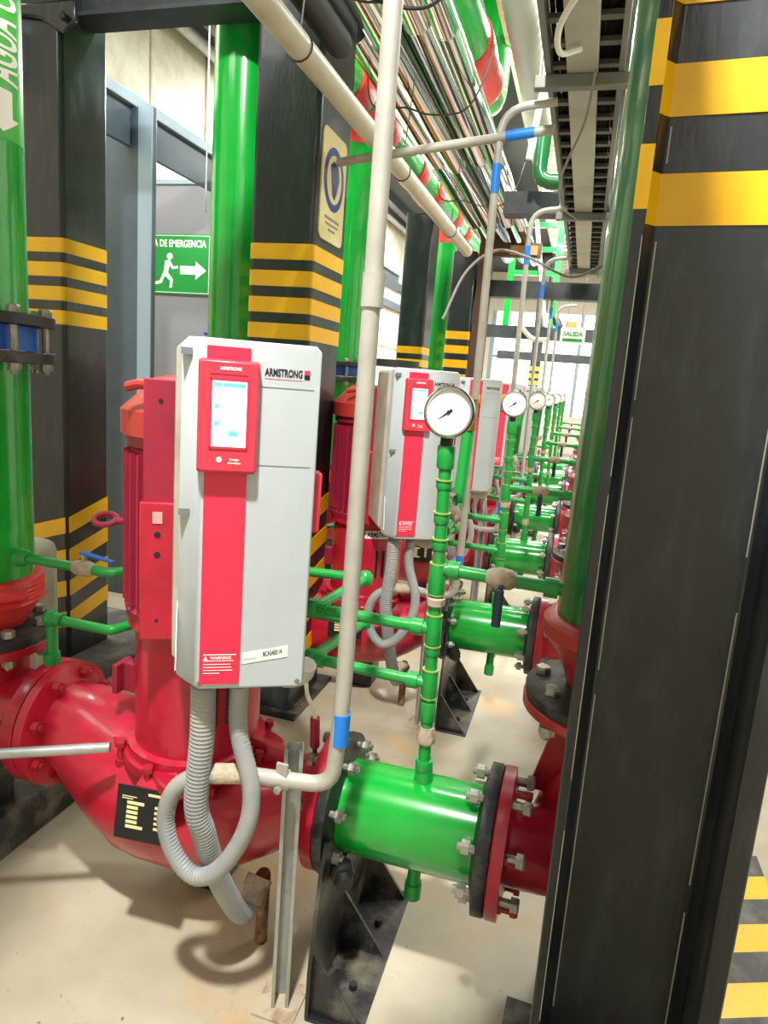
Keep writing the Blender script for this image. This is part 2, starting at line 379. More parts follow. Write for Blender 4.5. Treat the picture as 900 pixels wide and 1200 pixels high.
# ---------------------------------------------------------------- beams
def simple(name, mb, ma, label, cat, group=None, bevel=0):
    c = Vector((sum(v[0] for v in mb.v), sum(v[1] for v in mb.v), 0))/len(mb.v); c.z = min(v[2] for v in mb.v)
    return tag(make(name, mb, ma, loc=c, bevel=bevel), label, cat, group)
def ibeam_x(x0, x1, y, z, h, w=.14, t=.015):
    return MB().box(x0, y-w/2, z, x1, y+w/2, z+t).box(x0, y-w/2, z+h-t, x1, y+w/2, z+h).box(x0, y-.006, z+t, x1, y+.006, z+h-t)
simple('cross_beam', ibeam_x(-2.17, -1.31, 2.58, 2.78, .2), 'steelbeam', 'black cross beam between the two nearest left columns', 'beam', 'cross beams')
simple('cross_beam', MB().box(-.64, 4.5, 2.53, 3.0, 4.64, 2.66), 'steelbeam', 'black cross beam behind the small green elbow pipe', 'beam', 'cross beams')
simple('cross_beam', MB().box(-1.135, 6.7, 2.31, 3.0, 6.84, 2.46), 'steelbeam', 'black cross beam directly beyond the end of the cable tray', 'beam', 'cross beams')
simple('cross_beam', MB().box(-1.6, 9.4, 2.13, 3.0, 9.54, 2.29), 'steelbeam', 'farther black cross beam below the hanging green sign', 'beam', 'cross beams')
simple('cross_beam', MB().box(-1.6, 12.4, 1.98, 3.0, 12.52, 2.12), 'steelbeam', 'farthest thin cross beam in front of the bright windows', 'beam', 'cross beams')
# slate frame at left
sf = thing('portal_structure', 'slate-blue steel frame of a post and long rail beside the grey partition', 'frame', (-2.6, 3.5, 0))
make('post', MB().box(-2.74, 3.42, 0, -2.43, 3.46, 2.80), 'slate', sf, bevel=.006)
make('front_plate', MB().box(-2.515, 3.41, 0, -2.43, 3.42, 2.80), 'slate_l', sf)
make('rail', MB().box(-2.64, 2.2, 2.80, -2.54, 9, 2.86), 'slate_l', sf, bevel=.004)
make('rail_web', MB().box(-2.60, 2.2, 2.60, -2.57, 9, 2.80), 'slate', sf)
simple('wall_pipe', MB().cyl((-3.42, 1.8, 4.06), (-3.42, 15, 4.06), .05), 'galv', 'round grey pipe high along the left wall', 'pipe')
simple('wall_channel', MB().box(-3.30, 2, 4.10, -3.18, 15, 4.2), 'slate', 'dark channel under the ceiling along the left wall', 'channel')
for k, z in enumerate((3.06, 2.70)):
    simple('wall_rail', MB().box(-3.575, 6, z, -3.49, 16.5, z+.12), 'slate', ['upper', 'lower'][k]+' dark rail along the cream wall behind the columns', 'rail', 'rails on the cream wall')
simple('hanger_rod', MB().cyl((-2.45, 4.0, 2.4), (-2.45, 4.0, 4.2), .006, n=8), 'galv', 'thin hanger rod left of the tall green pipe', 'rod')
bp = simple('brown_post', MB().box(-1.12, 6.62, 0, -1.0, 6.8, 2.72).box(-1.12, 6.6, 2.66, -.55, 6.68, 2.78), 'brown', 'brown post and lintel behind the second conduit', 'post')  # plain brown post and lintel next to the black column
simple('tan_board', MB().box(-.83, 6.56, 2.67, -.58, 6.6, 2.75), 'tan', 'small tan board on the brown lintel', 'board')

# concrete pier and black kerb
simple('concrete_pier', MB().box(-2.35, 1.95, 0, -1.93, 2.15, .73), 'concrete', 'pale rounded concrete pier behind the leftmost red reducer', 'pier', bevel=.05)
simple('steel_skid', MB().box(-2.05, .55, 0, -1.44, 1.72, .13), 'black_worn', 'black steel skid on the floor under the leftmost elbow', 'skid', bevel=.008)

# ================================================================ SIGNS
es = thing('exit_sign', 'green emergency exit sign on the grey partition', 'sign', (-3.05, 4.58, 2.1))
sx0, sx1, sz0, sz1 = -3.42, -2.755, 1.955, 2.385
make('panel', MB().box(sx0, 4.588, sz0, sx1, 4.6, sz1), 'signgreen', es)
def frame(x0, z0, x1, z1, y, t): return MB().box(x0, y, z0, x1, y+.002, z0+t).box(x0, y, z1-t, x1, y+.002, z1).box(x0, y, z0, x0+t, y+.002, z1).box(x1-t, y, z0, x1, y+.002, z1)
make('border_line', frame(sx0+.01, sz0+.01, sx1-.01, sz1-.01, 4.585, .005), 'textwht', es)
text('lettering', 'SALIDA DE EMERGENCIA', .07, 'textwht', es, (-3.085, 4.5865, 2.315), (1, 0, 0), (0, 0, 1), offset=.002, fit=.58)
make('arrow', MB().prism([(-3.01, 2.10), (-2.88, 2.10), (-2.88, 2.065), (-2.79, 2.13), (-2.88, 2.195), (-2.88, 2.16), (-3.01, 2.16)], (0, 4.585, 0), (1, 0, 0), (0, 0, 1), (0, 1, 0), .003), 'textwht', es)
mp = MB().lathe((-3.10, 4.585, 2.225), (0, 1, 0), [(0, .025), (.003, .025)], 14)
mp.prism([(-3.14, 2.195), (-3.10, 2.2), (-3.07, 2.155), (-3.03, 2.16), (-3.03, 2.14), (-3.08, 2.135), (-3.10, 2.165), (-3.115, 2.11), (-3.07, 2.06), (-3.08, 2.0), (-3.10, 2.0), (-3.095, 2.05), (-3.14, 2.085), (-3.17, 2.03), (-3.22, 2.02), (-3.225, 2.04), (-3.185, 2.05), (-3.15, 2.12)], (0, 4.585, 0), (1, 0, 0), (0, 0, 1), (0, 1, 0), .003)
make('running_figure', mp, 'textwht', es)

# safety sign on the right face of column 2 (face X = -1.045), rounded cream panel
ss = thing('safety_sign', 'cream safety sign with a blue disc on the banded column', 'sign', (-1.04, 2.6, 2.1))
make('panel', MB().prism(rrect(2.49, 1.96, 2.74, 2.355, .03), (-1.045, 0, 0), (0, 1, 0), (0, 0, 1), (1, 0, 0), .006), 'signcream', ss)
def ell(cx, cy, rx, ry, n=36): return [(cx+rx*math.cos(2*PI*k/n), cy+ry*math.sin(2*PI*k/n)) for k in range(n)]
def disc(rx, ry, d, c=(2.615, 2.19)): return MB().prism(ell(c[0], c[1], rx, ry), (-1.039, 0, 0), (0, 1, 0), (0, 0, 1), (1, 0, 0), d)
make('blue_ring', disc(.105, .115, .001), 'signblue', ss)
make('cream_ring', disc(.078, .087, .0018), 'signcream', ss)
make('blue_head', MB().prism([(2.57, 2.235), (2.60, 2.255), (2.65, 2.245), (2.665, 2.20), (2.645, 2.15), (2.625, 2.12), (2.60, 2.13), (2.585, 2.18)], (-1.039, 0, 0), (0, 1, 0), (0, 0, 1), (1, 0, 0), .0026), 'signblue', ss)
make('printed_line', MB().box(-1.039, 2.54, 2.04, -1.0375, 2.69, 2.05).box(-1.039, 2.55, 2.02, -1.0375, 2.68, 2.028).box(-1.039, 2.58, 2.0, -1.0375, 2.65, 2.008), 'wire', ss)

hs = thing('hanging_sign', 'small white hanging sign with green lettering over the far aisle', 'sign', (-.22, 8.3, 2.0))
make('panel', MB().box(-.36, 8.29, 2.02, -.08, 8.3, 2.2, Matrix.Rotation(0, 3, 'Z')), 'white', hs, bevel=.003)
text('lettering', 'SALIDA', .07, 'signgreen', hs, (-.22, 8.288, 2.13), (1, 0, 0), (0, 0, 1), offset=.002, fit=.22)
make('green_bar', MB().box(-.33, 8.286, 2.045, -.11, 8.289, 2.08), 'signgreen', hs)
make('cord', MB().cyl((-.3, 8.295, 2.2), (-.3, 8.295, 4.2), .004, n=6).cyl((-.14, 8.295, 2.2), (-.14, 8.295, 4.2), .004, n=6), 'wire', hs)

# ================================================================ PUMP ROW
PITCH = 1.40; NP = 7
ORD = ['nearest', 'second', 'third', 'fourth', 'fifth', 'sixth', 'farthest']
def series(fn, labels, cnt=None, start=0):
    t0 = fn()
    if start: t0.location.y += PITCH*start
    out = [t0]
    for k in range(start+1, (cnt or NP)):
        c = copy_tree(t0, None, PITCH*(k-start)); c['label'] = labels(k); out.append(c)
    t0['label'] = labels(start); return out
Y = 1.43

def pump():
    t = thing('inline_pump', '', 'pump', (-.86, Y, 0), 'red inline pumps in a row')
    def ring(x, zc, ry, rz, n=28):
        return [Vector((x, Y+ry*math.cos(2*PI*k/n), zc+rz*math.sin(2*PI*k/n))) for k in range(n)]
    secs = [(-1.27, .435, .118, .118), (-1.235, .43, .12, .122), (-1.18, .40, .135, .155), (-1.11, .36, .15, .18), (-1.03, .325, .165, .19), (-.95, .315, .18, .18), (-.85, .315, .188, .172), (-.76, .325, .175, .158), (-.68, .335, .15, .14), (-.61, .36, .13, .12), (-.55, .395, .11, .108), (-.50, .41, .108, .108)]
    mb = MB().loft([ring(*s_) for s_ in secs])
    make('volute', mb, 'red', t, ang=60)
    make('foot', MB().box(-.92, Y+.03, 0, -.80, Y+.16, .14), 'black_worn', t, bevel=.01)
    # left flange
    fl = make('flange', MB().lathe((-1.305, Y, .435), (1, 0, 0), [(0, .165), (.004, .17), (.03, .17), (.034, .155), (.045, .12)], 40), 'red', t)
    ringbolts(fl, (-1.305, Y, .435), (1, 0, 0), .143, 8, .017, .08, 'red_b')
    # right flange
    fr = make('flange', MB().lathe((-.51, Y, .41), (1, 0, 0), [(0, .12), (.012, .155), (.014, .165), (.042, .165), (.045, .16)], 40), 'red', t)
    ringbolts(fr, (-.465, Y, .41), (1, 0, 0), .14, 8, .015, .09)
    # lobed cover plate
    poly = []
    for k in range(64):
        a = 2*PI*k/64; rr = .185+.045*max(0, math.cos(4*(a-.3)))**2; poly.append((-.86+rr*math.cos(a), Y+rr*math.sin(a)))
    cv = make('cover_plate', MB().prism(poly, (0, 0, .455), (1, 0, 0), (0, 1, 0), (0, 0, 1), .035), 'red', t, bevel=.006)
    for k in range(8):
        a = 2*PI*(k+.5)/8+.3; bolt(cv, (-.86+.19*math.cos(a), Y+.19*math.sin(a), .475), (0, 0, -1), .014, .035, 'red_b')
    make('angled_pad', MB().prism([(-.96, .0), (-.86, .0), (-.85, .04), (-.88, .07), (-.95, .04)], (.055, 1.235, .445), (1, 0, 0), (0, .75, .66), (0, -.66, .75), .02), 'red', t, bevel=.006)
    # ribs on the discharge neck
    make('neck_rib', MB().prism([(-1.2, .50), (-.98, .455), (-.98, .50), (-1.18, .54)], (0, Y-.01, 0), (1, 0, 0), (0, 0, 1), (0, 1, 0), .02), 'red', t)
    make('neck_rib', MB().prism([(-.70, .46), (-.53, .46), (-.53, .50), (-.70, .53)], (0, Y-.01, 0), (1, 0, 0), (0, 0, 1), (0, 1, 0), .02), 'red', t)
    # motor lantern
    ad = make('motor_adapter', MB().lathe((-.86, Y, .49), (0, 0, 1), [(0, .175), (.02, .175), (.025, .157), (.33, .157), (.335, .175), (.36, .175)], 40), 'red', t)
    for k in range(3):
        a = math.radians(-56+k*11); p = (-.86+.1575*math.cos(a), Y+.1575*math.sin(a))
        make('vent_slot', MB().box(-.006, -.002, .60, .006, .002, .73, Matrix.Translation((p[0], p[1], 0)).to_3x3()).__class__().box(p[0]-.005, p[1]-.003, .60, p[0]+.005, p[1]+.003, .72), 'dark', ad)
    def wr(x, y):
        a = math.radians(-52)+x/.159; return Vector((-.86+.1592*math.cos(a), Y+.1592*math.sin(a), .79+y))
    pl = MB(); n = 10; vs = []
    for k in range(n+1):
        a = math.radians(-52)+(-.07+.14*k/n)/.158
        for zz in (.773, .807): vs.append(Vector((-.86+.1582*math.cos(a), Y+.1582*math.sin(a), zz)))
    pl.add(vs, [(2*k, 2*k+2, 2*k+3, 2*k+1) for k in range(n)])
    make('name_strip', pl, 'white', ad)
    text('lettering', 'ARMSTRONG', .03, 'textblk', ad, (0, 0, 0), (1, 0, 0), (0, 0, 1), wrap=wr, offset=.0012, fit=.12)
    tb = make('side_lug', MB().box(-1.055, Y-.05, .60, -1.0, Y-.02, .68).box(-1.07, Y-.075, .60, -1.055, Y-.01, .68), 'red_dull', ad, bevel=.003)
    # motor body with cooling fins
    mo = make('motor_body', MB().lathe((-.86, Y, .85), (0, 0, 1), [(0, .178), (.02, .182), (.03, .168), (.40, .168), (.41, .18), (.44, .182)], 40), 'red_dull', t)
    fn = MB()
    for k in range(36):
        a = 2*PI*k/36; c_, s_ = math.cos(a), math.sin(a)
        R = Matrix(((c_, -s_, 0), (s_, c_, 0), (0, 0, 1)))
        f_ = MB().box(.160, -.003, .885, .186, .003, 1.245, R); fn.add([Vector(v)+Vector((-.86, Y, 0)) for v in f_.v], f_.f)
    o = make('cooling_fin', fn, 'red_dull', mo); o['kind'] = 'stuff'
    make('fan_cowl', MB().lathe((-.86, Y, 1.285), (0, 0, 1), [(0, .192), (.055, .192), (.13, .115), (.135, .09), (.138, .0)], 40), 'red_orange', t)
    # drive mounting plate, slanted like the drive
    a = math.radians(28); R = Matrix(((math.cos(a), -math.sin(a), 0), (math.sin(a), math.cos(a), 0), (0, 0, 1)))
    def rb(x0, y0, z0, x1, y1, z1):
        f_ = MB().box(x0, y0, z0, x1, y1, z1, R); return MB().add([Vector(v)+Vector((-.71, 1.325, 0)) for v in f_.v], f_.f)
    bk = make('mounting_plate', rb(-.20, -.03, 1.12, .12, -.012, 1.415), 'red_dull', t, bevel=.003)
    bk2 = make('mounting_channel', rb(-.205, -.04, .845, .10, -.012, 1.155), 'red', t, bevel=.003)
    def hole(x, y, z, r, par):
        p = R @ Vector((x, y, z))+Vector((-.71, 1.325, 0)); make('bolt_hole', MB().lathe(p, R @ Vector((0, -1, 0)), [(0, r), (.0015, r)], 14), 'dark', par)
    for z in (1.37,): hole(-.165, -.030, z, .005, bk)
    for z in (1.085, 1.04): hole(-.168, -.040, z, .007, bk2)
    hole(-.168, -.040, .89, .004, bk2)
    make('maker_sticker', rb(-.178, -.042, 1.11, -.158, -.0395, 1.135), 'pink', bk2)
    # lifting hook and eye bolt
    make('lifting_hook', MB().tube(catmull([(-.87, 1.235, 1.395), (-.90, 1.235, 1.40), (-.935, 1.235, 1.392)]), .011, 8), 'red_orange', t)
    eb = MB(); eb.tube([Vector((-1.115+.03*math.cos(2*PI*k/20), Y-.04, 1.0+.05+.03*math.sin(2*PI*k/20)*.35)) + Vector((0, .02*math.sin(2*PI*k/20), 0)) for k in range(21)], .008, 8); eb.cyl((-1.087, Y-.04, 1.05), (-1.035, Y-.03, 1.05), .009, n=10)
    make('eye_bolt', eb, 'red_dull', t)
    # nameplate, tangent to lower-left of the volute and turned to the aisle
    ex = Vector((1, .02, .07)).normalized(); ey = Vector((-.02, .25, 1)).normalized(); ey = (ey-ex*ey.dot(ex)).normalized(); nz = ex.cross(ey)
    O = Vector((-.868, 1.212, .40))
    np_ = make('nameplate', MB().prism([(-.075, -.062), (.075, -.062), (.075, .062), (-.075, .062)], O, ex, ey, nz, .003), 'plate', t, bevel=.001)
    pr = MB()
    def bar(x0, y0, x1, y1): pr.prism([(x0, y0), (x1, y0), (x1, y1), (x0, y1)], O+nz*.003, ex, ey, nz, .0008)
    for k in range(6): bar(-.045, .02-k*.011, -.015+(k in (0, 5))*.016, .027-k*.011)
    for k in range(5): bar(.03, .018-k*.012, .045, .024-k*.012)
    bar(.01, .045, .055, .051); bar(-.06, .036, -.02, .038); bar(-.06, .031, -.03, .033)
    make('nameplate_print', pr, 'signcream', np_)
    # small cable with red lug running to the neck
    make('sensor_cable', MB().tube(catmull([(-.50, 1.255, .815), (-.50, 1.27, .78), (-.515, 1.32, .73), (-.515, 1.36, .68), (-.52, 1.39, .64)]), .005, 8), 'white', t)
    make('sensor_plug', MB().cyl((-.52, 1.39, .64), (-.52, 1.40, .56), .012, n=12).cyl((-.52, 1.40, .56), (-.52, 1.41, .49), .006, n=10), 'red_dull', t)
    make('motor_lead', MB().tube(catmull([(-.60, 1.28, .80), (-.55, 1.26, .795), (-.505, 1.25, .815), (-.49, 1.24, .845)]), .022, 10), 'tape_l', t)
    return t
M['red_b'] = mat('red_painted_bolt', '#a01a2c', .45)
series(pump, lambda k: '%s red inline pump of the row, counted from the camera, bolted to green pipework' % ORD[k])

# ---------------------------------------------------------------- drives (local frame: front face y=0 looking to -y)
def drive(style, k):
    labs = ['nearest light grey drive cabinet with red strip and lit touch screen', 'second light grey drive cabinet, half covered by the large pressure gauge', 'third light grey drive cabinet with a small yellow-topped display']
    t = thing('drive_cabinet', labs[k] if k < 3 else '%s light grey drive cabinet of the row' % ORD[k], 'control cabinet', (-.560, 1.078+PITCH*k, .846), 'grey drive cabinets on the pumps', rz=math.radians(29), local=True)
    W = .122; H = .652
    def oct_(x0, x1, z0, z1, c, y):
        return [Vector((x0+c, y, z0)), Vector((x1-c, y, z0)), Vector((x1, y, z0+c)), Vector((x1, y, z1-c)), Vector((x1-c, y, z1)), Vector((x0+c, y, z1)), Vector((x0, y, z1-c)), Vector((x0, y, z0+c))]
    cover = MB().loft([oct_(-W+.040, W-.004, .004, H-.004, .008, 0), oct_(-W+.034, W-.001, .001, H-.001, .01, .004), oct_(-W, W, 0, H, .012, .05), oct_(-W, W, .01, H, .012, .09)])
    make('cover', cover, 'grey_cab', t, bevel=.002)
    make('housing', MB().loft([oct_(-W-.012, W+.004, .022, H-.01, .01, .09), oct_(-W-.024, W+.004, .04, H-.012, .01, .225), oct_(-W-.018, W-.004, .05, H-.03, .01, .24)]), 'grey_side', t, bevel=.002)
    make('lower_bevel_line', MB().prism([(.05, .16), (.056, .16), (.030, .03), (.024, .03)], (-W-.001, 0, 0), (0, 1, 0), (0, 0, 1), (1, 0, 0), .002), 'white', t)
    for z in (.62, .335): make('cover_notch', MB().prism([(.020, z), (.046, z+.003), (.020, z+.012)], (-W+.0005, 0, 0), (0, 1, 0), (0, 0, 1), (1, 0, 0), .019), 'seam', t, bevel=.0)
    make('red_strip', MB().box(-.077, -.003, .013, -.003, 0, .638), 'red_strip', t)
    if style == 0:
        kp = make('keypad', MB().loft([oct_(-.087, .010, .425, .612, .004, -.024), oct_(-.09, .013, .420, .616, .004, -.016), oct_(-.09, .013, .420, .616, .004, 0)]), 'red_key', t, bevel=.0015)
        make('screen_frame', frame(-.070, .464, -.004, .584, -.026, .004), 'red_strip', kp)
        make('screen', MB().box(-.066, -.0252, .468, -.008, -.024, .58), 'screen', kp)
        sc = MB().box(-.064, -.0256, .570, -.050, -.0251, .577).box(-.048, -.0256, .570, -.010, -.0251, .577).box(-.037, -.0256, .486, -.022, -.0251, .496).box(-.062, -.0256, .503, -.054, -.0251, .512).box(-.062, -.0256, .533, -.054, -.0251, .541)
        make('screen_graphics', sc, 'screen_c', kp)
        make('keypad_groove', MB().box(-.070, -.0246, .590, -.006, -.0238, .592), 'red_dull', kp)
        text('keypad_logo', 'ARMSTRONG', .0075, 'textwht', kp, (-.036, -.0242, .601), (1, 0, 0), (0, 0, 1), offset=.0003, fit=.036)
        text('keypad_caption', 'Design\nEnvelope', .006, 'textwht', kp, (-.026, -.0242, .443), (1, 0, 0), (0, 0, 1), offset=.0001)
        make('keypad_mark', MB().lathe((-.052, -.0248, .445), (0, 1, 0), [(0, .005), (.001, .005)], 10), 'textwht', kp)
    else:
        make('display', MB().box(-.055, -.008, .515, -.012, -.003, .56), 'yellow', t)
        make('keypad_panel', MB().box(-.055, -.006, .43, -.012, -.003, .512), 'plate', t)
        kb = MB()
        for a in range(3):
            for b_ in range(4): kb.box(-.052+a*.013, -.0075, .437+b_*.018, -.043+a*.013, -.006, .449+b_*.018)
        make('keypad_button', kb, 'slate_l', t)['kind'] = 'stuff'
    text('lettering', 'ARMSTRONG', .018, 'textblk', t, (.055, 0, .600), (1, 0, 0), (0, 0, 1), offset=.0006, fit=.066)
    make('logo_red', MB().box(.091, -.001, .600, .101, 0, .608), 'red_strip', t)
    make('logo_black', MB().box(.091, -.001, .592, .101, 0, .600), 'textblk', t)
    make('logo_line', MB().box(.022, -.0006, .589, .088, 0, .5896), 'red_strip', t)
    make('cover_seam', MB().box(.015, -.0006, .5735, W-.012, .001, .575).box(.015, -.0006, .434, W-.012, .001, .4355), 'seam', t)
    wp = MB()
    for a, b_, w_ in ((.072, .0735, .06), (.060, .061, .055), (.053, .054, .05), (.047, .048, .052), (.041, .042, .054), (.035, .036, .03)): wp.box(-.070, -.0036, a, -.070+w_, -.003, b_)
    make('warning_rule', wp, 'textwht', t)
    text('warning_heading', 'WARNING', .008, 'textwht', t, (-.038, -.0032, .0665), (1, 0, 0), (0, 0, 1), offset=.0002)
    make('warning_triangle', MB().prism([(-.07, .0625), (-.062, .0625), (-.066, .070)], (0, -.0036, 0), (1, 0, 0), (0, 0, 1), (0, 1, 0), .0006), 'textwht', t)
    if k == 0:
        lb = make('asset_tag', MB().prism([(.000, .052), (.087, .066), (.087, .088), (.000, .074)], (0, -.0012, 0), (1, 0, 0), (0, 0, 1), (0, 1, 0), .0012), 'white', t)
        c_, s_ = math.cos(.16), math.sin(.16)
        text('handwriting', 'BCA54E01/4', .013, 'textblk', lb, (.058, -.0014, .0745), (c_, 0, s_), (-s_, 0, c_), offset=.0002, fit=.036)
        make('printed_line', MB().prism([(.003, .061), (.028, .065), (.028, .0657), (.003, .0617)], (0, -.0018, 0), (1, 0, 0), (0, 0, 1), (0, 1, 0), .0006), 'wire', lb)
    make('disconnect_switch', MB().box(W, .03, .305, W+.016, .075, .42), 'red_strip', t, bevel=.003)
    for x in (-.076, .108): make('cover_screw', MB().lathe((x, -.001, .014), (0, 1, 0), [(0, .005), (.002, .005)], 10), 'seam', t)
    make('cable_gland', MB().cyl((-.07, .06, .02), (-.07, .06, -.03), .023, n=16), 'seam', t)
    make('cable_gland', MB().cyl((.0, .06, .02), (.0, .06, -.025), .018, n=16), 'seam', t)
    return t
for k in range(NP): drive(0 if k < 2 else 1, k)

# ---------------------------------------------------------------- cables below the drives
FX = math.radians(29)
def dl(x, y, z):   # a point of the drive's frame, in the pump frame
    return Vector((-.560+x*math.cos(FX)-y*math.sin(FX), 1.078+x*math.sin(FX)+y*math.cos(FX), .846+z))
def flexbig():
    t = thing('flexible_conduit', '', 'conduit', (-.60, 1.30, 0), 'thick flexible conduits from drive to floor')
    a = dl(-.07, .06, -.02)
    P = catmull([a, a+Vector((0, 0, -.11)), (-.662, 1.10, .56), (-.655, 1.12, .48), (-.651, 1.16, .367), (-.642, 1.22, .24), (-.634, 1.275, .155), (-.628, 1.31, .165), (-.626, 1.33, .19)], 10)
    make('corrugated_hose', MB().tube(P, .0245, 14, rib=(.0045, .04)), 'flex', t)
    make('elbow_fitting', MB().cyl((-.629, 1.305, .163), (-.624, 1.34, .20), .028, n=14).cyl((-.626, 1.325, .184), (-.623, 1.345, .205), .033, n=12), 'tape_w', t)
    make('rusty_stub', MB().tube([(-.624, 1.34, .20), (-.620, 1.365, .205), (-.622, 1.365, .10), (-.622, 1.365, 0)], .016, 12, bend=.02), 'rust', t)
    return t
series(flexbig, lambda k: 'thick grey flexible conduit curving from the %s drive down to a rusty stub' % ORD[k], 6)
def flexloop():
    t = thing('flexible_conduit', '', 'conduit', (-.62, 1.1, .4), 'looped flexible conduits beside the pumps')
    a = dl(.0, .06, -.02)
    P = catmull([a, a+Vector((.002, 0, -.10)), (-.548, 1.12, .61), (-.552, 1.11, .52), (-.600, 1.10, .425), (-.66, 1.10, .386), (-.712, 1.10, .426), (-.734, 1.10, .502), (-.713, 1.10, .577), (-.665, 1.11, .615), (-.61, 1.12, .628)], 10)
    make('corrugated_hose', MB().tube(P, .0185, 14, rib=(.0045, .04)), 'flex', t)
    make('coupling', MB().cyl((-.63, 1.115, .627), (-.575, 1.135, .628), .021, n=14), 'tape_w', t)
    return t
series(flexloop, lambda k: 'thinner grey flexible conduit making a loop under the %s drive' % ORD[k], 6)

def conduit0():
    t = thing('rigid_conduit', 'tall pale conduit rising in front of the nearest drive, blue tape at its foot', 'conduit', (-.39, 1.2, 0), 'rigid conduits')
    P = [(-.59, 1.13, .628), (-.50, 1.18, .607), (-.402, 1.2, .605), (-.391, 1.2, .80), (-.388, 1.2, 4.2)]
    make('pipe', MB().tube(P, .0172, 16, bend=.10), 'conduit', t)
    make('blue_tape', MB().cyl((-.3925, 1.2, .705), (-.391, 1.2, .775), .0185, n=16), 'blue', t)
    make('coupling', MB().cyl((-.3895, 1.2, 1.575), (-.389, 1.2, 1.635), .0205, n=16), 'conduit', t)
    return t
conduit0()
def conduitN():
    t = thing('rigid_conduit', '', 'conduit', (-.39, 2.6, 0), 'rigid conduits')
    P = [(-.59, 2.535, .635), (-.50, 2.585, .605), (-.402, 2.6, .605), (-.395, 2.6, .80), (-.41, 2.6, 2.42), (-.22, 2.6, 2.44)]
    make('pipe', MB().tube(P, .0145, 14, bend=.19), 'conduit', t)
    make('blue_tape', MB().cyl((-.3955, 2.6, .70), (-.3955, 2.6, .78), .016, n=14), 'blue', t)
    make('blue_tape', MB().cyl((-.4075, 2.6, 2.14), (-.4085, 2.6, 2.24), .016, n=14), 'blue', t)
    return t
c0 = conduitN(); CN = [c0]
for k in range(1, 5): c = copy_tree(c0, None, PITCH*k); CN.append(c)
for k, c in enumerate(CN): c['label'] = 'pale conduit beside the %s drive bending over to the cable tray, blue tapes on it' % ORD[k+1]

def strutpost():
    t = thing('strut_post', '', 'post', (-.5, 1.21, 0), 'slotted strut posts holding conduits')
    pr = [(-.02, -.02), (.02, -.02), (.02, -.012), (.013, -.012), (.013, -.0165), (-.0165, -.0165), (-.0165, .0165), (.013, .0165), (.013, .012), (.02, .012), (.02, .02), (-.02, .02)]
    a = math.radians(-70); c_, s_ = math.cos(a), math.sin(a)
    make('channel', MB().prism(pr, (-.5, 1.222, .006), (c_, s_, 0), (-s_, c_, 0), (0, 0, 1), .655), 'galv', t)
    make('base_plate', MB().box(-.55, 1.17, 0, -.45, 1.28, .007), 'palerust', t)
    make('clamp', MB().cyl((-.518, 1.175, .607), (-.490, 1.182, .607), .0215, n=14).box(-.515, 1.165, .61, -.49, 1.172, .65), 'conduit', t)
    bolt(t, (-.503, 1.16, .60), (0, 1, 0), .009, .012)
    return t
series(strutpost, lambda k: 'galvanised strut post on the floor clamping the %s conduit bend' % ORD[k], 5)

# ---------------------------------------------------------------- left vertical pipes
LX = -1.555
def leftpipe(r=.13):
    t = thing('vertical_pipe', '', 'pipe', (LX, Y, .8), 'green vertical pipes left of the pumps')
    make('lower_pipe', MB().cyl((LX, Y, .80), (LX, Y, 1.425), r, n=48), 'green', t)
    make('upper_pipe', MB().cyl((LX, Y, 1.54), (LX, Y, 2.87), r, n=48), 'green', t)
    ub = MB().tube([(LX, Y, 2.83), (LX, Y, 3.1), (LX+.0, Y+.16, 3.1)], r*1.03, 28, bend=.13)
    make('top_elbow', ub, 'red_cast', t)
    return t
LP = series(leftpipe, lambda k: ('leftmost green pipe with lettering at the edge of the photo' if k == 0 else '%s green vertical pipe behind the pumps' % ORD[k]), 6)
bpy.data.objects.remove([c for c in LP[0].children if c.name.startswith('top_elbow')][0])
bpy.data.objects.remove([c for c in LP[0].children if c.name.startswith('upper_pipe')][0])
OFF[LP[0].name] = (LX, Y, .8)
make('upper_pipe', MB().cyl((LX, Y, 1.54), (LX, Y, 4.2), .13, n=48), 'green', LP[0])
def drop(o):
    for c in list(o.children): drop(c)
    bpy.data.objects.remove(o)
drop(LP.pop(3))
# decal with lettering
def cw(x, y, rr=.131, a0=math.radians(-6)):     # x runs up the pipe, y runs round it
    a = a0-y/rr; return Vector((LX+rr*math.cos(a), Y+rr*math.sin(a), 2.2+x))
mb = MB(); vs = []; nx = 2
for i in range(13):
    for z in (-.25, .75): vs.append(cw(z, -.085+.17*i/12, .1308))
mb.add(vs, [(2*k, 2*k+1, 2*k+3, 2*k+2) for k in range(12)])
dc = make('pale_green_decal', mb, 'decal', LP[0])
text('lettering', 'AGUA CONDENSADA', .17, 'textwht', dc, (0, 0, 0), (1, 0, 0), (0, 0, 1), wrap=lambda x, y: cw(x+.125, y, .1318), offset=.003, fit=.50)
arr = [(-.235, 0), (-.20, -.055), (-.20, -.03), (-.14, -.03), (-.14, .03), (-.20, .03), (-.20, .055)]
av, af = subd([Vector((x, y, 0)) for x, y in arr], [(0, 1, 2, 5, 6), (2, 3, 4, 5)])
make('arrow', MB().add([cw(v.x, v.y, .1318) for v in av], af), 'textwht', dc)

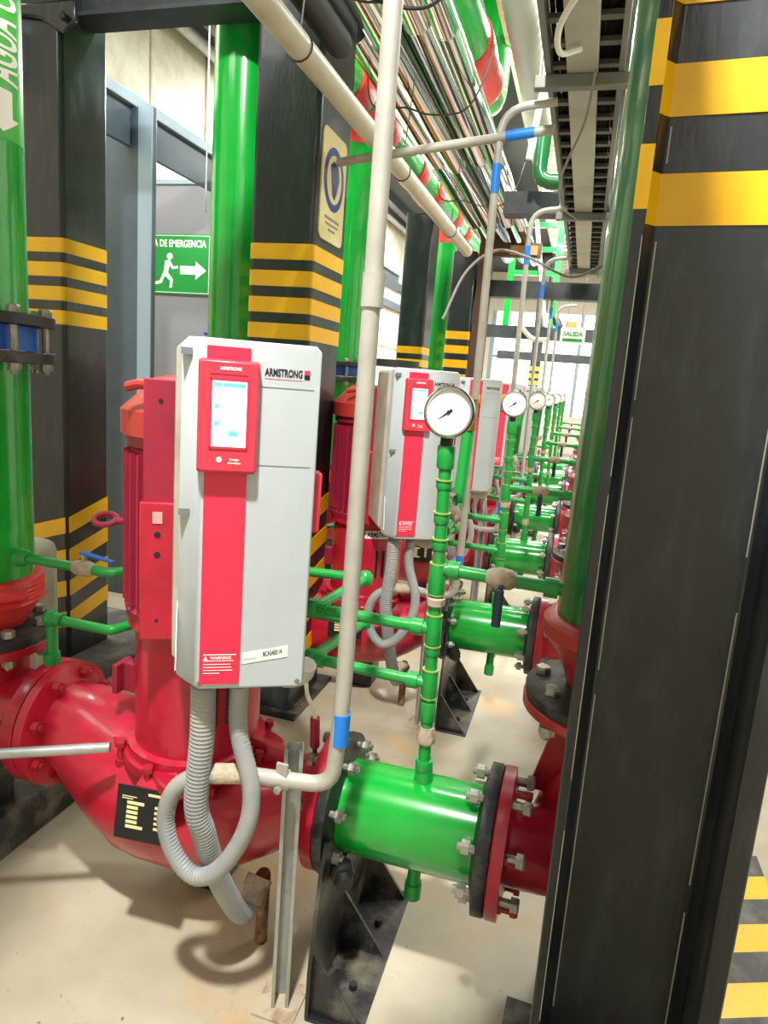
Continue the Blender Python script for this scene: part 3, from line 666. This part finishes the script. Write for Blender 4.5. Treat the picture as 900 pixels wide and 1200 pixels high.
def bvalve():
    t = thing('butterfly_valve', '', 'valve', (LX, Y, 1.42), 'blue butterfly valves on the green pipes')
    fu = make('upper_flange', MB().lathe((LX, Y, 1.512), (0, 0, 1), [(0, .19), (.003, .194), (.027, .194), (.03, .19)], 44), 'blk_rub', t)
    fd = make('lower_flange', MB().lathe((LX, Y, 1.418), (0, 0, 1), [(0, .19), (.003, .194), (.027, .194), (.03, .19)], 44), 'blk_rub', t)
    make('valve_body', MB().lathe((LX, Y, 1.449), (0, 0, 1), [(0, .15), (.062, .15)], 36).cyl((LX, Y-.06, 1.48), (LX+.0, Y-.175, 1.48), .022, n=12), 'blue_p', t)
    make('gear_box', MB().box(LX-.19, Y+.02, 1.45, LX-.13, Y+.12, 1.53), 'blue_p', t, bevel=.01)
    make('hand_wheel', MB().tube([Vector((LX+.05*math.cos(2*PI*k/16)-.19, Y+.14+.05*math.sin(2*PI*k/16), 1.60)) for k in range(17)], .009, 8).cyl((LX-.19, Y+.10, 1.50), (LX-.19, Y+.14, 1.60), .012, n=8).cyl((LX-.24, Y+.14, 1.6), (LX-.14, Y+.14, 1.6), .006, n=6), 'blue_p', t)
    ringbolts(fu, (LX, Y, 1.480), (0, 0, -1), .172, 8, .017, .125, ph=.28)
    return t
BV = series(bvalve, lambda k: 'blue butterfly valve between grey flanges on the %s green pipe' % ORD[k], 5)
def lelbow():
    t = thing('reducing_elbow', '', 'pipe fitting', (LX, Y, .3), 'red elbows left of the pumps')
    pr = [(0, .10), (.02, .112), (.05, .128), (.08, .145)]
    for k in range(5): pr += [(.088+k*.012, .156), (.094+k*.012, .152)]
    pr += [(.150, .150), (.158, .135)]
    make('ribbed_coupling', MB().lathe((LX, Y, .675), (0, 0, 1), pr, 44), 'red_cast', t)
    bt = MB().cyl((LX+.12, Y-.09, .80), (LX+.17, Y-.02, .80), .018, n=12); make('coupling_bolt', bt, 'red_cast', t)
    fb = make('black_flange', MB().lathe((LX, Y, .652), (0, 0, 1), [(0, .182), (.022, .182), (.03, .16), (.034, .115)], 44), 'blk_rub', t)
    fr = make('red_flange', MB().lathe((LX, Y, .622), (0, 0, 1), [(0, .12), (.004, .18), (.028, .182), (.03, .18)], 44), 'red', t)
    ringbolts(fr, (LX, Y, .65), (0, 0, -1), .15, 8, .018, .065)
    make('elbow_body', MB().tube([(LX, Y, .63), (LX, Y, .435), (-1.35, Y, .435)], .118, 32, bend=.19), 'red', t)
    ff = make('side_flange', MB().lathe((-1.355, Y, .435), (1, 0, 0), [(0, .12), (.01, .16), (.014, .17), (.044, .17), (.048, .168)], 40), 'red', t)
    make('support_foot', MB().cyl((LX, Y, .13), (LX, Y, .36), .06, n=20), 'black_worn', t)
    return t
LE = series(lelbow, lambda k: 'red ribbed reducing elbow feeding the %s pump from the left' % ORD[k], 5)

drop([c for c in BV[0].children if c.name.startswith('hand_wheel')][0]); drop([c for c in BV[0].children if c.name.startswith('gear_box')][0]); drop(BV[3]); drop(LE[3])
# small bypass pipework on the left
def ball(mb_parent, p, ax, up, handle='blue_p'):
    p = Vector(p); ax = Vector(ax).normalized(); up = Vector(up)
    make('valve_body', MB().lathe(p-ax*.032, ax, [(0, .015), (.008, .019), (.02, .022), (.044, .022), (.056, .019), (.064, .015)], 14), 'tape_w', mb_parent)
    make('valve_stem', MB().cyl(p, p+up*.04, .008, n=8), 'bolt', mb_parent)
    make('lever', MB().prism([(-.008, -.01), (.095, -.008), (.1, 0), (.095, .008), (-.008, .01)], p+up*.04, ax*.95+up*-.12, ax.cross(up), up, .005), handle, mb_parent, bevel=.001)
def bypass():
    t = thing('bypass_pipe', '', 'pipe', (-1.2, Y, .7), 'small green bypass pipes around the pumps')
    # upper run: left pipe -> behind motor -> riser
    R = .0135
    make('pipe', MB().tube([(-1.43, Y, .895), (-1.13, Y, .895), (-1.0, 1.68, .895), (-.52, 1.72, .90), (-.555, Y, .90), (-.262, Y, .90)], R, 14, bend=.02), 'green_fit', t)
    make('pipe', MB().tube([(-1.325, Y, .615), (-1.325, Y, .735), (-1.13, Y, .735), (-.99, 1.72, .76), (-.52, 1.74, .765), (-.555, Y, .772), (-.262, Y, .767)], R, 14, bend=.012), 'green_fit', t)
    def fit1(nm, f_): make(nm, f_, 'green_fit', t)
    for p in [(-.555, Y, .90), (-.52, 1.72, .90), (-.555, Y, .772), (-.52, 1.74, .765), (-1.325, Y, .735)]: fit1('elbow_fitting', MB().lathe(Vector(p)-Vector((0, 0, .021)), (0, 0, 1), [(0, .012), (.008, .020), (.021, .023), (.034, .020), (.042, .012)], 16))
    for p in [(-.535, Y, .90), (-.535, Y, .772), (-.30, Y, .90), (-.30, Y, .768), (-1.30, Y, .735)]: fit1('socket_fitting', MB().cyl(Vector(p)-Vector((.012, 0, 0)), Vector(p)+Vector((.014, 0, 0)), .0195, n=14))
    fit1('socket_fitting', MB().cyl((-1.325, Y, .60), (-1.325, Y, .635), .022, n=14))
    fit1('pipe_boss', MB().lathe((-1.44, Y, .895), (1, 0, 0), [(0, .03), (.03, .024), (.045, .018)], 16))
    ball(t, (-1.215, Y, .895), (1, 0, 0), (0, 0, 1))
    make('red_nipple', MB().cyl((-1.325, Y, .565), (-1.325, Y, .605), .01, n=12), 'red', t)
    return t
series(bypass, lambda k: 'thin green bypass pipe looping round the %s pump' % ORD[k], 5)

# ---------------------------------------------------------------- discharge spool
def spool():
    t = thing('pipe_spool', '', 'pipe', (-.26, Y, .41), 'green flanged spools right of the pumps')
    make('pipe', MB().cyl((-.435, Y, .41), (-.095, Y, .415), .110, n=48), 'green', t)
    fl = make('flange', MB().lathe((-.464, Y, .41), (1, 0, 0), [(0, .165), (.004, .168), (.024, .168), (.028, .15), (.036, .116)], 44), 'blk_rub', t)
    fr = make('flange', MB().lathe((-.108, Y, .415), (1, 0, 0), [(0, .116), (.008, .15), (.012, .168), (.036, .168), (.04, .165)], 44), 'blk_rub', t)
    ringbolts(fr, (-.062, Y, .415), (-1, 0, 0), .14, 8, .017, .10)
    make('weld_boss', MB().lathe((-.25, Y, .515), (0, 0, 1), [(0, .024), (.02, .022), (.035, .02)], 16), 'green_fit', t)
    make('drain_pipe', MB().cyl((-.25, Y, .31), (-.25, Y, .235), .0165, n=14).cyl((-.25, Y, .24), (-.25, Y, .20), .021, n=14).tube([(-.25, Y, .225), (-.25, Y, .27), (-.235, Y+.08, .29)], .013, 10), 'green_fit', t)
    make('flange_plug', MB().lathe((-.405, Y-.115, .325), (.5, -.8, -.2), [(0, .028), (.03, .028), (.032, .02), (.05, .02)], 10), 'dark', t)
    return t
series(spool, lambda k: '%s short green pipe spool with black flanges over a floor bracket' % ORD[k])
def bracket():
    t = thing('pipe_support', '', 'bracket', (-.37, 1.43, 0), 'black steel brackets under the green spools')
    make('base_plate', MB().box(-.43, 1.20, 0, -.295, 1.66, .008), 'black_worn', t, bevel=.002)
    pts = [(1.20, .008), (1.66, .008), (1.66, .12), (1.60, .36)]
    for k in range(13): a = PI*k/12; pts.append((1.43+.135*math.cos(a), .41-.135*math.sin(a)+.02 if False else .41-.135*math.sin(a)))
    pts += [(1.262, .42), (1.235, .36), (1.215, .25), (1.20, .13)]
    make('web_plate', MB().prism(pts, (-.43, 0, 0), (0, 1, 0), (0, 0, 1), (1, 0, 0), .009), 'black_worn', t)
    for y in (1.215, 1.42, 1.63):
        make('gusset', MB().prism([(-.421, .008), (-.305, .008), (-.421, .165)], (0, y, 0), (1, 0, 0), (0, 0, 1), (0, 1, 0), .008), 'black_worn', t)
    for y in (1.31, 1.52): bolt(t, (-.35, y, .006), (0, 0, -1), .011, .012, 'boltdark')
    return t
series(bracket, lambda k: 'black gusseted floor bracket under the %s green spool' % ORD[k])

# ---------------------------------------------------------------- gauge riser
def riser():
    t = thing('gauge_riser', '', 'pipe', (-.25, Y, .55), 'green risers carrying the pressure gauges')
    x = -.252; xt = -.272
    make('pipe', MB().cyl((x, Y, .54), (xt+.002, Y, 1.30), .0145, n=16), 'green_fit', t)
    def P(z): return Vector((x+(xt-x)*(z-.55)/.8, Y, z))
    f_ = MB()
    for z, h, r in ((.70, .05, .021), (.767, .07, .021), (.85, .022, .020), (.90, .07, .021), (1.02, .07, .0225), (1.10, .024, .020), (1.16, .024, .020), (1.235, .02, .020), (1.295, .05, .0225), (.56, .03, .024)):
        make('socket_fitting', MB().lathe(P(z-h/2), (P(z+h/2)-P(z-h/2)), [(0, r*.82), (.004, r*.88), (h-.004, r*.88), (h, r*.82)], 16), 'green_fit', t)
    s_ = MB()
    for z in (.735, .803, .862, .936, .985, 1.056, 1.113, 1.172, 1.245): make('thread_seal', MB().lathe(P(z-.002), (0, 0, 1), [(0, .0198), (.003, .0198)], 16), 'yellow_seal', t)
    make('union', MB().lathe(P(.955), (0, 0, 1), [(0, .016), (.005, .0215), (.02, .0215), (.025, .016)], 8), 'tape_w', t)
    make('union', MB().lathe(P(.615), (0, 0, 1), [(0, .016), (.006, .022), (.02, .023), (.045, .018)], 8), 'tape_w', t)
    # branch to the right-hand vertical pipe with ball valve
    make('branch_pipe', MB().cyl((-.262, Y, 1.045), (.01, Y, 1.04), .0145, n=14).cyl((-.24, Y, 1.045), (-.215, Y, 1.045), .021, n=14).cyl((-.03, Y, 1.04), (.0, Y, 1.04), .022, n=14), 'green_fit', t)
    make('valve_body', MB().lathe((-.155, Y, 1.043), (1, 0, 0), [(0, .015), (.01, .021), (.03, .025), (.055, .022), (.065, .015)], 14), 'tape_w', t)
    make('lever', MB().box(-.13, Y-.045, .945, -.11, Y-.035, 1.03).box(-.125, Y-.04, 1.02, -.115, Y, 1.035), 'navy', t, bevel=.004)
    # second capped stub behind
    make('stub_pipe', MB().tube([(-.262, Y+.01, 1.13), (-.262, 1.60, 1.16), (-.258, 1.62, 1.35)], .0145, 14, bend=.02), 'green_fit', t)
    make('stub_cap', MB().cyl((-.258, 1.62, 1.345), (-.258, 1.62, 1.42), .0185, n=12), 'brass', t)
    ball(t, (-.262, 1.52, 1.15), (0, 1, .1), (-.3, 0, 1), 'bolt')
    return t
series(riser, lambda k: 'thin green riser with threaded fittings standing on the %s spool' % ORD[k])
def gauge():
    t = thing('pressure_gauge', '', 'gauge', (-.272, Y-.01, 1.33), 'round pressure gauges on the risers')
    gc = Vector((-.268, Y-.015, 1.392))
    ax = Vector((-.06, -1, .04)).normalized()
    make('case', MB().lathe(gc, ax, [(-.022, .045), (-.018, .052), (.014, .055), (.017, .052), (.017, .048), (.013, .046)], 40, cap=False).lathe(gc-ax*.022, ax, [(0, .046), (.001, .046)], 40), 'chrome2', t)
    make('dial_face', MB().lathe(gc, ax, [(.009, .048), (.0115, .048)], 40), 'dial', t)
    ex = Vector((1, -.06, 0)).normalized(); ey = ax.cross(ex)*-1
    ey = ex.cross(-ax)*-1 if ex.cross(-ax).z < 0 else ex.cross(-ax)
    n_ = ax; O = gc+ax*.0118
    mk = MB()
    for k in range(25):
        a = math.radians(225-270*k/24); r0 = .034 if k % 4 else .031; u = ex*math.cos(a)+ey*math.sin(a); v = ex*-math.sin(a)+ey*math.cos(a); w_ = .0005
        mk.add([O+u*r0-v*w_, O+u*.038-v*w_, O+u*.038+v*w_, O+u*r0+v*w_], [(0, 1, 2, 3)])
    make('dial_mark', mk, 'pink', t)['kind'] = 'stuff'
    a = math.radians(217); u = ex*math.cos(a)+ey*math.sin(a); v = ex*-math.sin(a)+ey*math.cos(a); O2 = O+n_*.0012
    make('needle', MB().add([O2-u*.009-v*.0035, O2-u*.009+v*.0035, O2+v*.0022, O2+u*.037, O2-v*.0022], [(0, 1, 2, 3, 4)]).lathe(O+n_*.0005, n_, [(0, .0042), (.002, .0042)], 14), 'textblk', t)
    make('gauge_stem', MB().cyl((-.272, Y-.004, 1.315), (-.27, Y-.01, 1.345), .014, n=8), 'dark', t)
    return t
series(gauge, lambda k: '%s round white pressure gauge of the row, on top of its green riser' % ORD[k])

# ---------------------------------------------------------------- right vertical pipes and suction guides
RX = .133; RY = 1.54
def rpipe():
    t = thing('vertical_pipe', '', 'pipe', (RX, RY, .9), 'green vertical pipes on the right')
    make('pipe', MB().cyl((RX, RY, .94), (RX, RY, 4.2), .13, n=56), 'green_dark', t)
    return t
series(rpipe, lambda k: ('tall dark green pipe rising behind the big black column' if k == 0 else '%s dark green pipe on the right, hidden behind the nearest one' % ORD[k]), 5)
def rguide():
    t = thing('suction_guide', '', 'pipe fitting', (RX, RY, .2), 'red suction guides on the right')
    make('reducer', MB().lathe((RX, RY, .775), (0, 0, 1), [(0, .085), (.02, .088), (.07, .105), (.10, .125), (.125, .145), (.14, .158), (.17, .158), (.18, .148), (.185, .134)], 48), 'red_orange', t)
    fb = make('black_flange', MB().lathe((RX, RY, .755), (0, 0, 1), [(0, .178), (.022, .180), (.034, .165), (.04, .10)], 48), 'blk_rub', t)
    fr = make('red_flange', MB().lathe((RX, RY, .72), (0, 0, 1), [(0, .10), (.006, .165), (.012, .182), (.033, .183), (.035, .18)], 48), 'red', t)
    ringbolts(fr, (RX, RY, .748), (0, 0, -1), .145, 8, .019, .075, ph=.2)
    make('body', MB().lathe((RX+.01, RY, .27), (0, 0, 1), [(0, .06), (.01, .10), (.06, .135), (.16, .14), (.24, .118), (.30, .088), (.36, .078), (.44, .085), (.46, .1)], 40), 'red', t, ang=60)
    make('side_neck', MB().tube([(-.06, Y, .415), (.03, Y, .413), (RX, RY, .41)], .094, 32), 'red', t)
    make('body_rib', MB().prism([(-.01, .50), (.06, .50), (.10, .70), (.04, .70), (.02, .62)], (0, RY-.01, 0), (1, 0, 0), (0, 0, 1), (0, 1, 0), .02), 'red', t, bevel=.004)
    ff = make('side_flange', MB().lathe((-.066, Y, .415), (1, 0, 0), [(0, .165), (.003, .168), (.028, .168), (.032, .14), (.036, .1)], 44), 'red', t)
    ringbolts(ff, (-.02, Y, .415), (-1, 0, 0), .14, 6, .013, .02, 'red_b', ph=.1)
    make('drain_plug', MB().cyl((.01, RY-.05, .26), (.01, RY-.05, .34), .016, n=12), 'red', t)
    make('support_foot', MB().cyl((RX, RY, 0), (RX, RY, .29), .045, n=20), 'black_worn', t)
    return t
series(rguide, lambda k: ('red suction guide with black flange under the tall dark green pipe' if k == 0 else 'red suction guide at the right end of the %s spool' % ORD[k]), 6)

# ================================================================ OVERHEAD
# polished clad pipes
clad = [(-1.09, 2.84, .062, 2.86, 7.3), (-.95, 2.80, .066, -2, 7.4), (-.81, 2.84, .066, -2, 7.6), (-.69, 2.80, .052, -2, 7.6), (-.88, 2.98, .07, -2, 7.6), (-1.03, 3.0, .07, 2.86, 7.2)]
cl = ['leftmost polished clad pipe overhead, next to the green and red header', 'second polished clad pipe overhead, counted from the header', 'third polished clad pipe overhead, counted from the header', 'slimmest polished clad pipe at the right edge of the bundle', 'polished clad pipe above the second and third of the bundle', 'polished clad pipe above the leftmost two of the bundle']
for k, (x, z, r, y0, y1) in enumerate(clad):
    t = thing('clad_pipe', cl[k], 'pipe', (x, y0, z), 'polished clad pipes overhead')
    j = y0; first = True
    while j < y1-.01:
        e = min(j+1.6, y1)
        make('cladding_sheet', MB().lathe((x, j, z), (0, 1, 0), [(0, r), (.002, r+.0006), (.014, r+.0006), (.016, r), (e-j, r)], 36), 'chrome', t); j = e
for k, (x, z, r, y0, y1, lab) in enumerate([(-1.19, 2.93, .03, 2.86, 7, 'thin green pipe between the header and the polished pipes'), (-.885, 2.865, .026, 2, 7.2, 'thin green pipe squeezed between the second and third polished pipes')]):
    simple('overhead_pipe', MB().cyl((x, y0, z), (x, y1, z), r, n=16), 'green', lab, 'pipe', 'thin green pipes overhead')
hd = thing('header_pipe', 'green overhead header with red couplings above the left pipes', 'pipe', (LX, 5, 2.95))
HX = LX+.02
make('pipe', MB().cyl((HX, 2.98, 3.1), (HX, 8.8, 3.1), .13, n=32), 'green', hd)
for y in (4.0, 4.6, 5.5, 6.1, 7.0, 7.6):
    make('red_coupling', MB().lathe((HX, y-.11, 3.1), (0, 1, 0), [(0, .14), (.03, .148), (.19, .148), (.22, .14)], 32), 'red_cast', hd)
gp2 = thing('large_pipe', 'large pale green overhead pipe with a coral red reducer', 'pipe', (-.93, 4.2, 3.3))
make('pipe', MB().cyl((-.93, 2.9, 3.42), (-.93, 4.25, 3.42), .15, n=40), 'green', gp2)
make('red_reducer', MB().lathe((-.93, 4.25, 3.42), (0, 1, 0), [(0, .155), (.02, .165), (.10, .165), (.45, .15), (.55, .16), (.62, .15)], 40), 'red_cast', gp2)
make('elbow', MB().tube([(-.93, 4.87, 3.42), (-.93, 5.15, 3.42), (-.93, 5.15, 3.9), (-.93, 5.15, 4.195)], .14, 28, bend=.15), 'green', gp2)

pv = thing('plastic_pipe', 'cream plastic pipe crossing diagonally in front of the signed column', 'pipe', (-.9, 3, 2.33))
make('pipe', MB().cyl((-.88, -2, 2.335), (-.88, 4.7, 2.335), .036, n=24), 'pvc', pv)
for y in (1.9, 3.0, 4.1):
    make('tie_wire', MB().tube([Vector((-.88+.038*math.cos(a), y, 2.335+.038*math.sin(a))) for a in [2*PI*k/14 for k in range(15)]], .003, 6).tube([(-.88, y, 2.373), (-.86, y+.02, 2.72)], .0025, 5), 'wire_s', pv)
hcd = thing('rigid_conduit', 'horizontal conduit crossing under the polished pipes, blue tape at its right', 'conduit', (-.6, 2.6, 2.27), 'rigid conduits')
make('pipe', MB().tube([(-1.05, 2.64, 2.262), (-.22, 2.58, 2.345)], .0165, 14), 'conduit', hcd)
make('blue_tape', MB().cyl((-.385, 2.592, 2.329), (-.285, 2.585, 2.339), .0182, n=14), 'blue', hcd)
ic = thing('insulated_pipe', 'short pipe end with black insulation beside the signed column', 'pipe', (-1.0, 2.2, 2.55))
make('insulation', MB().lathe((-.955, 1.6, 2.56), (0, 1, 0), [(0, .045), (.78, .045), (.80, .04), (.815, .02)], 20), 'dark', ic)
make('inner_pipe', MB().cyl((-.955, 1.5, 2.56), (-.955, 1.65, 2.56), .03, n=16), 'galv', ic)
make('hanger', MB().cyl((-.955, 2.0, 2.6), (-.955, 2.0, 4.2), .004, n=6), 'wire_s', ic)
# steel wires round the bundle
for k, y in enumerate((2.35, 3.3, 4.9)):
    P = [(-1.18, y, 2.92), (-1.14, y, 2.72), (-.98, y+.02, 2.66+.05), (-.86, y+.03, 2.68), (-.70, y+.02, 2.69), (-.62, y, 2.80), (-.58, y, 2.95)]
    simple('tie_wire', MB().tube(catmull(P, 5), .004, 6), 'wire_s', ['nearest', 'middle', 'farthest'][k]+' of the tie wires slung round the polished pipes', 'wire', 'tie wires round the polished pipes')
# cable tray
tr = thing('cable_tray', 'long galvanised ladder cable tray running above the aisle', 'cable tray', (-.14, 4, 2.5))
for x in (-.265, -.03): make('side_rail', MB().box(x, -2, 2.50, x+.018, 6.65, 2.60), 'tray', tr)
for k in range(56):
    y = -1.85+k*.152; make('rung', MB().box(-.247, y, 2.535, -.03, y+.03, 2.55), 'tray', tr)
make('cable_duct', MB().box(-.195, -2, 2.50, -.095, 6.65, 2.53), 'traylid', tr, bevel=.003)
cab = MB()
for k in range(17):
    x = -.238+k*.0125; cab.tube([(x+random.uniform(-.004, .004), -2+j*.86, 2.562+random.uniform(0, .016)) for j in range(11)], .009, 6)
o = make('cable', cab, 'cabledark', tr); o['kind'] = 'stuff'
for k, y in enumerate((2.55, 4.35, 6.2)):
    t = thing('trapeze_support', ['nearest', 'middle', 'farthest'][k]+' trapeze support hanging under the cable tray', 'support', (-.15, y, 2.45), 'trapeze supports of the cable tray')
    make('cross_channel', MB().box(-.30, y-.02, 2.458, .03, y+.02, 2.499), 'tray', t, bevel=.003)
    for x in (-.285, .015): make('threaded_rod', MB().cyl((x, y, 2.45), (x, y, 4.2), .005, n=6), 'galv', t)
simple('loose_cable', MB().tube(catmull([(-.10, 2.45, 2.47), (-.13, 2.8, 2.44), (-.22, 3.2, 2.36), (-.24, 3.9, 2.42), (-.17, 4.4, 2.47)]), .005, 6), 'wire', 'grey cable hanging loosely below the cable tray', 'cable')
simple('loose_cable', MB().tube(catmull([(-.12, 1.9, 2.45), (-.19, 2.05, 2.42), (-.2, 2.25, 2.44), (-.15, 2.35, 2.49)]), .009, 8), 'white', 'white cable loop under the near end of the cable tray', 'cable')
simple('loose_cable', MB().tube(catmull([(-.62, 2.9, 1.72), (-.55, 2.95, 1.92), (-.44, 3.0, 2.02), (-.30, 3.02, 2.0), (-.12, 3.03, 1.93), (.02, 3.05, 1.99)]), .006, 7), 'wire', 'grey cable draped between the second conduit and the right pipe', 'cable')
simple('loose_cable', MB().tube(catmull([(-.9, 2.0, 2.75), (-.8, 2.1, 2.58), (-.62, 2.2, 2.56), (-.52, 2.3, 2.7)]), .006, 7), 'dark', 'dark cable looping across the near end of the polished pipes', 'cable')
simple('loose_cable', MB().tube(catmull([(-.95, 9.37, 2.35), (-.9, 9.37, 2.25), (-.75, 9.37, 2.13), (-.55, 9.37, 2.13)]), .03, 8), 'pvc', 'thick cream hose sagging in front of the farther cross beam', 'hose')
# small green elbow pipe
simple('elbow_pipe', MB().tube([(-.42, 4.3, 2.95), (-.42, 4.3, 2.66), (-.15, 4.3, 2.66)], .045, 20, bend=.08), 'green_dark', 'small dark green elbow pipe beside the cable tray', 'pipe')
simple('support_stay', MB().tube([(-.47, 4.1, 2.72), (-.36, 4.1, 3.78)], .018, 10), 'white', 'short white stay left of the small green elbow', 'stay')
# roof truss
for k in range(4):
    y0 = 2.6+k*2.4
    t = thing('roof_truss', ['nearest', 'second', 'third', 'farthest'][k]+' bay of the cream steel truss above the cable tray', 'truss', (-.75, y0, 3.7), 'truss bays along the roof')
    for x in (-.80, -.42): make('chord', MB().box(x-.02, y0, 3.75, x+.02, y0+2.38, 3.8), 'truss', t)
    for j in range(4):
        a = y0+j*.6; make('brace', MB().tube([(-.80, a, 3.775), (-.42, a+.3, 3.775)], .014, 8), 'truss', t); make('brace', MB().tube([(-.42, a+.3, 3.775), (-.80, a+.6, 3.775)], .014, 8), 'truss', t)
    for x in (-.80, -.42): make('hanger', MB().cyl((x, y0+.05, 3.8), (x, y0+.05, 4.2), .01, n=6).cyl((x, y0+2.3, 3.8), (x, y0+2.3, 4.2), .01, n=6), 'truss', t)
simple('flexible_duct', MB().tube([(-.60, 2.9+k*.03, 3.5) for k in range(100)], .095, 20, rib=(.06, .08)), 'ductgrey', 'white ribbed ventilation duct beside the cable tray', 'duct')
simple('roof_purlin', MB().box(-1.32, 2, 3.95, -1.24, 12, 4.1), 'galv', 'grey roof purlin above the polished pipes', 'purlin')
simple('yellow_panel', MB().box(-1.22, 3.0, 4.08, -1.08, 5.2, 4.12), 'ducty', 'ochre roof panel beside the roof purlin', 'panel')
# green framed gantry in the distance
gf = thing('green_gantry', 'light green steel gantry frame seen against the bright far end', 'frame', (-.75, 9.47, 2.29))
for x in (-1.15, -.55): make('upright', MB().box(x-.04, 9.43, 2.29, x+.04, 9.51, 3.7), 'green', gf)
for z in (2.95, 3.25, 3.55): make('rail', MB().box(-1.15, 9.44, z, -.55, 9.50, z+.06), 'green', gf)
make('stay', MB().tube([(-.9, 9.40, 3.7), (-.62, 9.40, 2.3)], .03, 8), 'conduit', gf)
# clutter near the far end
simple('valve_actuator', MB().lathe((-.42, 9.44, 2.28), (-.5, .1, .8), [(0, .03), (.02, .05), (.12, .055), (.2, .03), (.28, .03)], 14), 'dark', 'black and white actuator on a pole near the far cross beam', 'actuator')
simple('orange_box', MB().box(-.36, 9.42, 2.29, -.22, 9.52, 2.39), 'orange', 'small orange box on the beam above the hanging green sign', 'box', bevel=.01)
simple('black_cap', MB().cyl((-.78, 2.74, 1.503), (-.78, 2.74, 1.53), .11, n=28), 'dark', 'black round lid on top of the second pump behind its drive', 'lid')
simple('fire_extinguisher', MB().lathe((-.95, 5.0, .9), (0, 0, 1), [(0, .07), (.01, .075), (.36, .075), (.42, .03), (.46, .03)], 18), 'red_strip', 'red extinguisher far behind the third drive', 'extinguisher') if False else None
simple('support_rod', MB().tube([(-1.75, .85, .50), (-.98, 1.235, .535)], .0125, 12), 'galv', 'pale grey rod across the lower left in front of the nearest pump', 'rod')
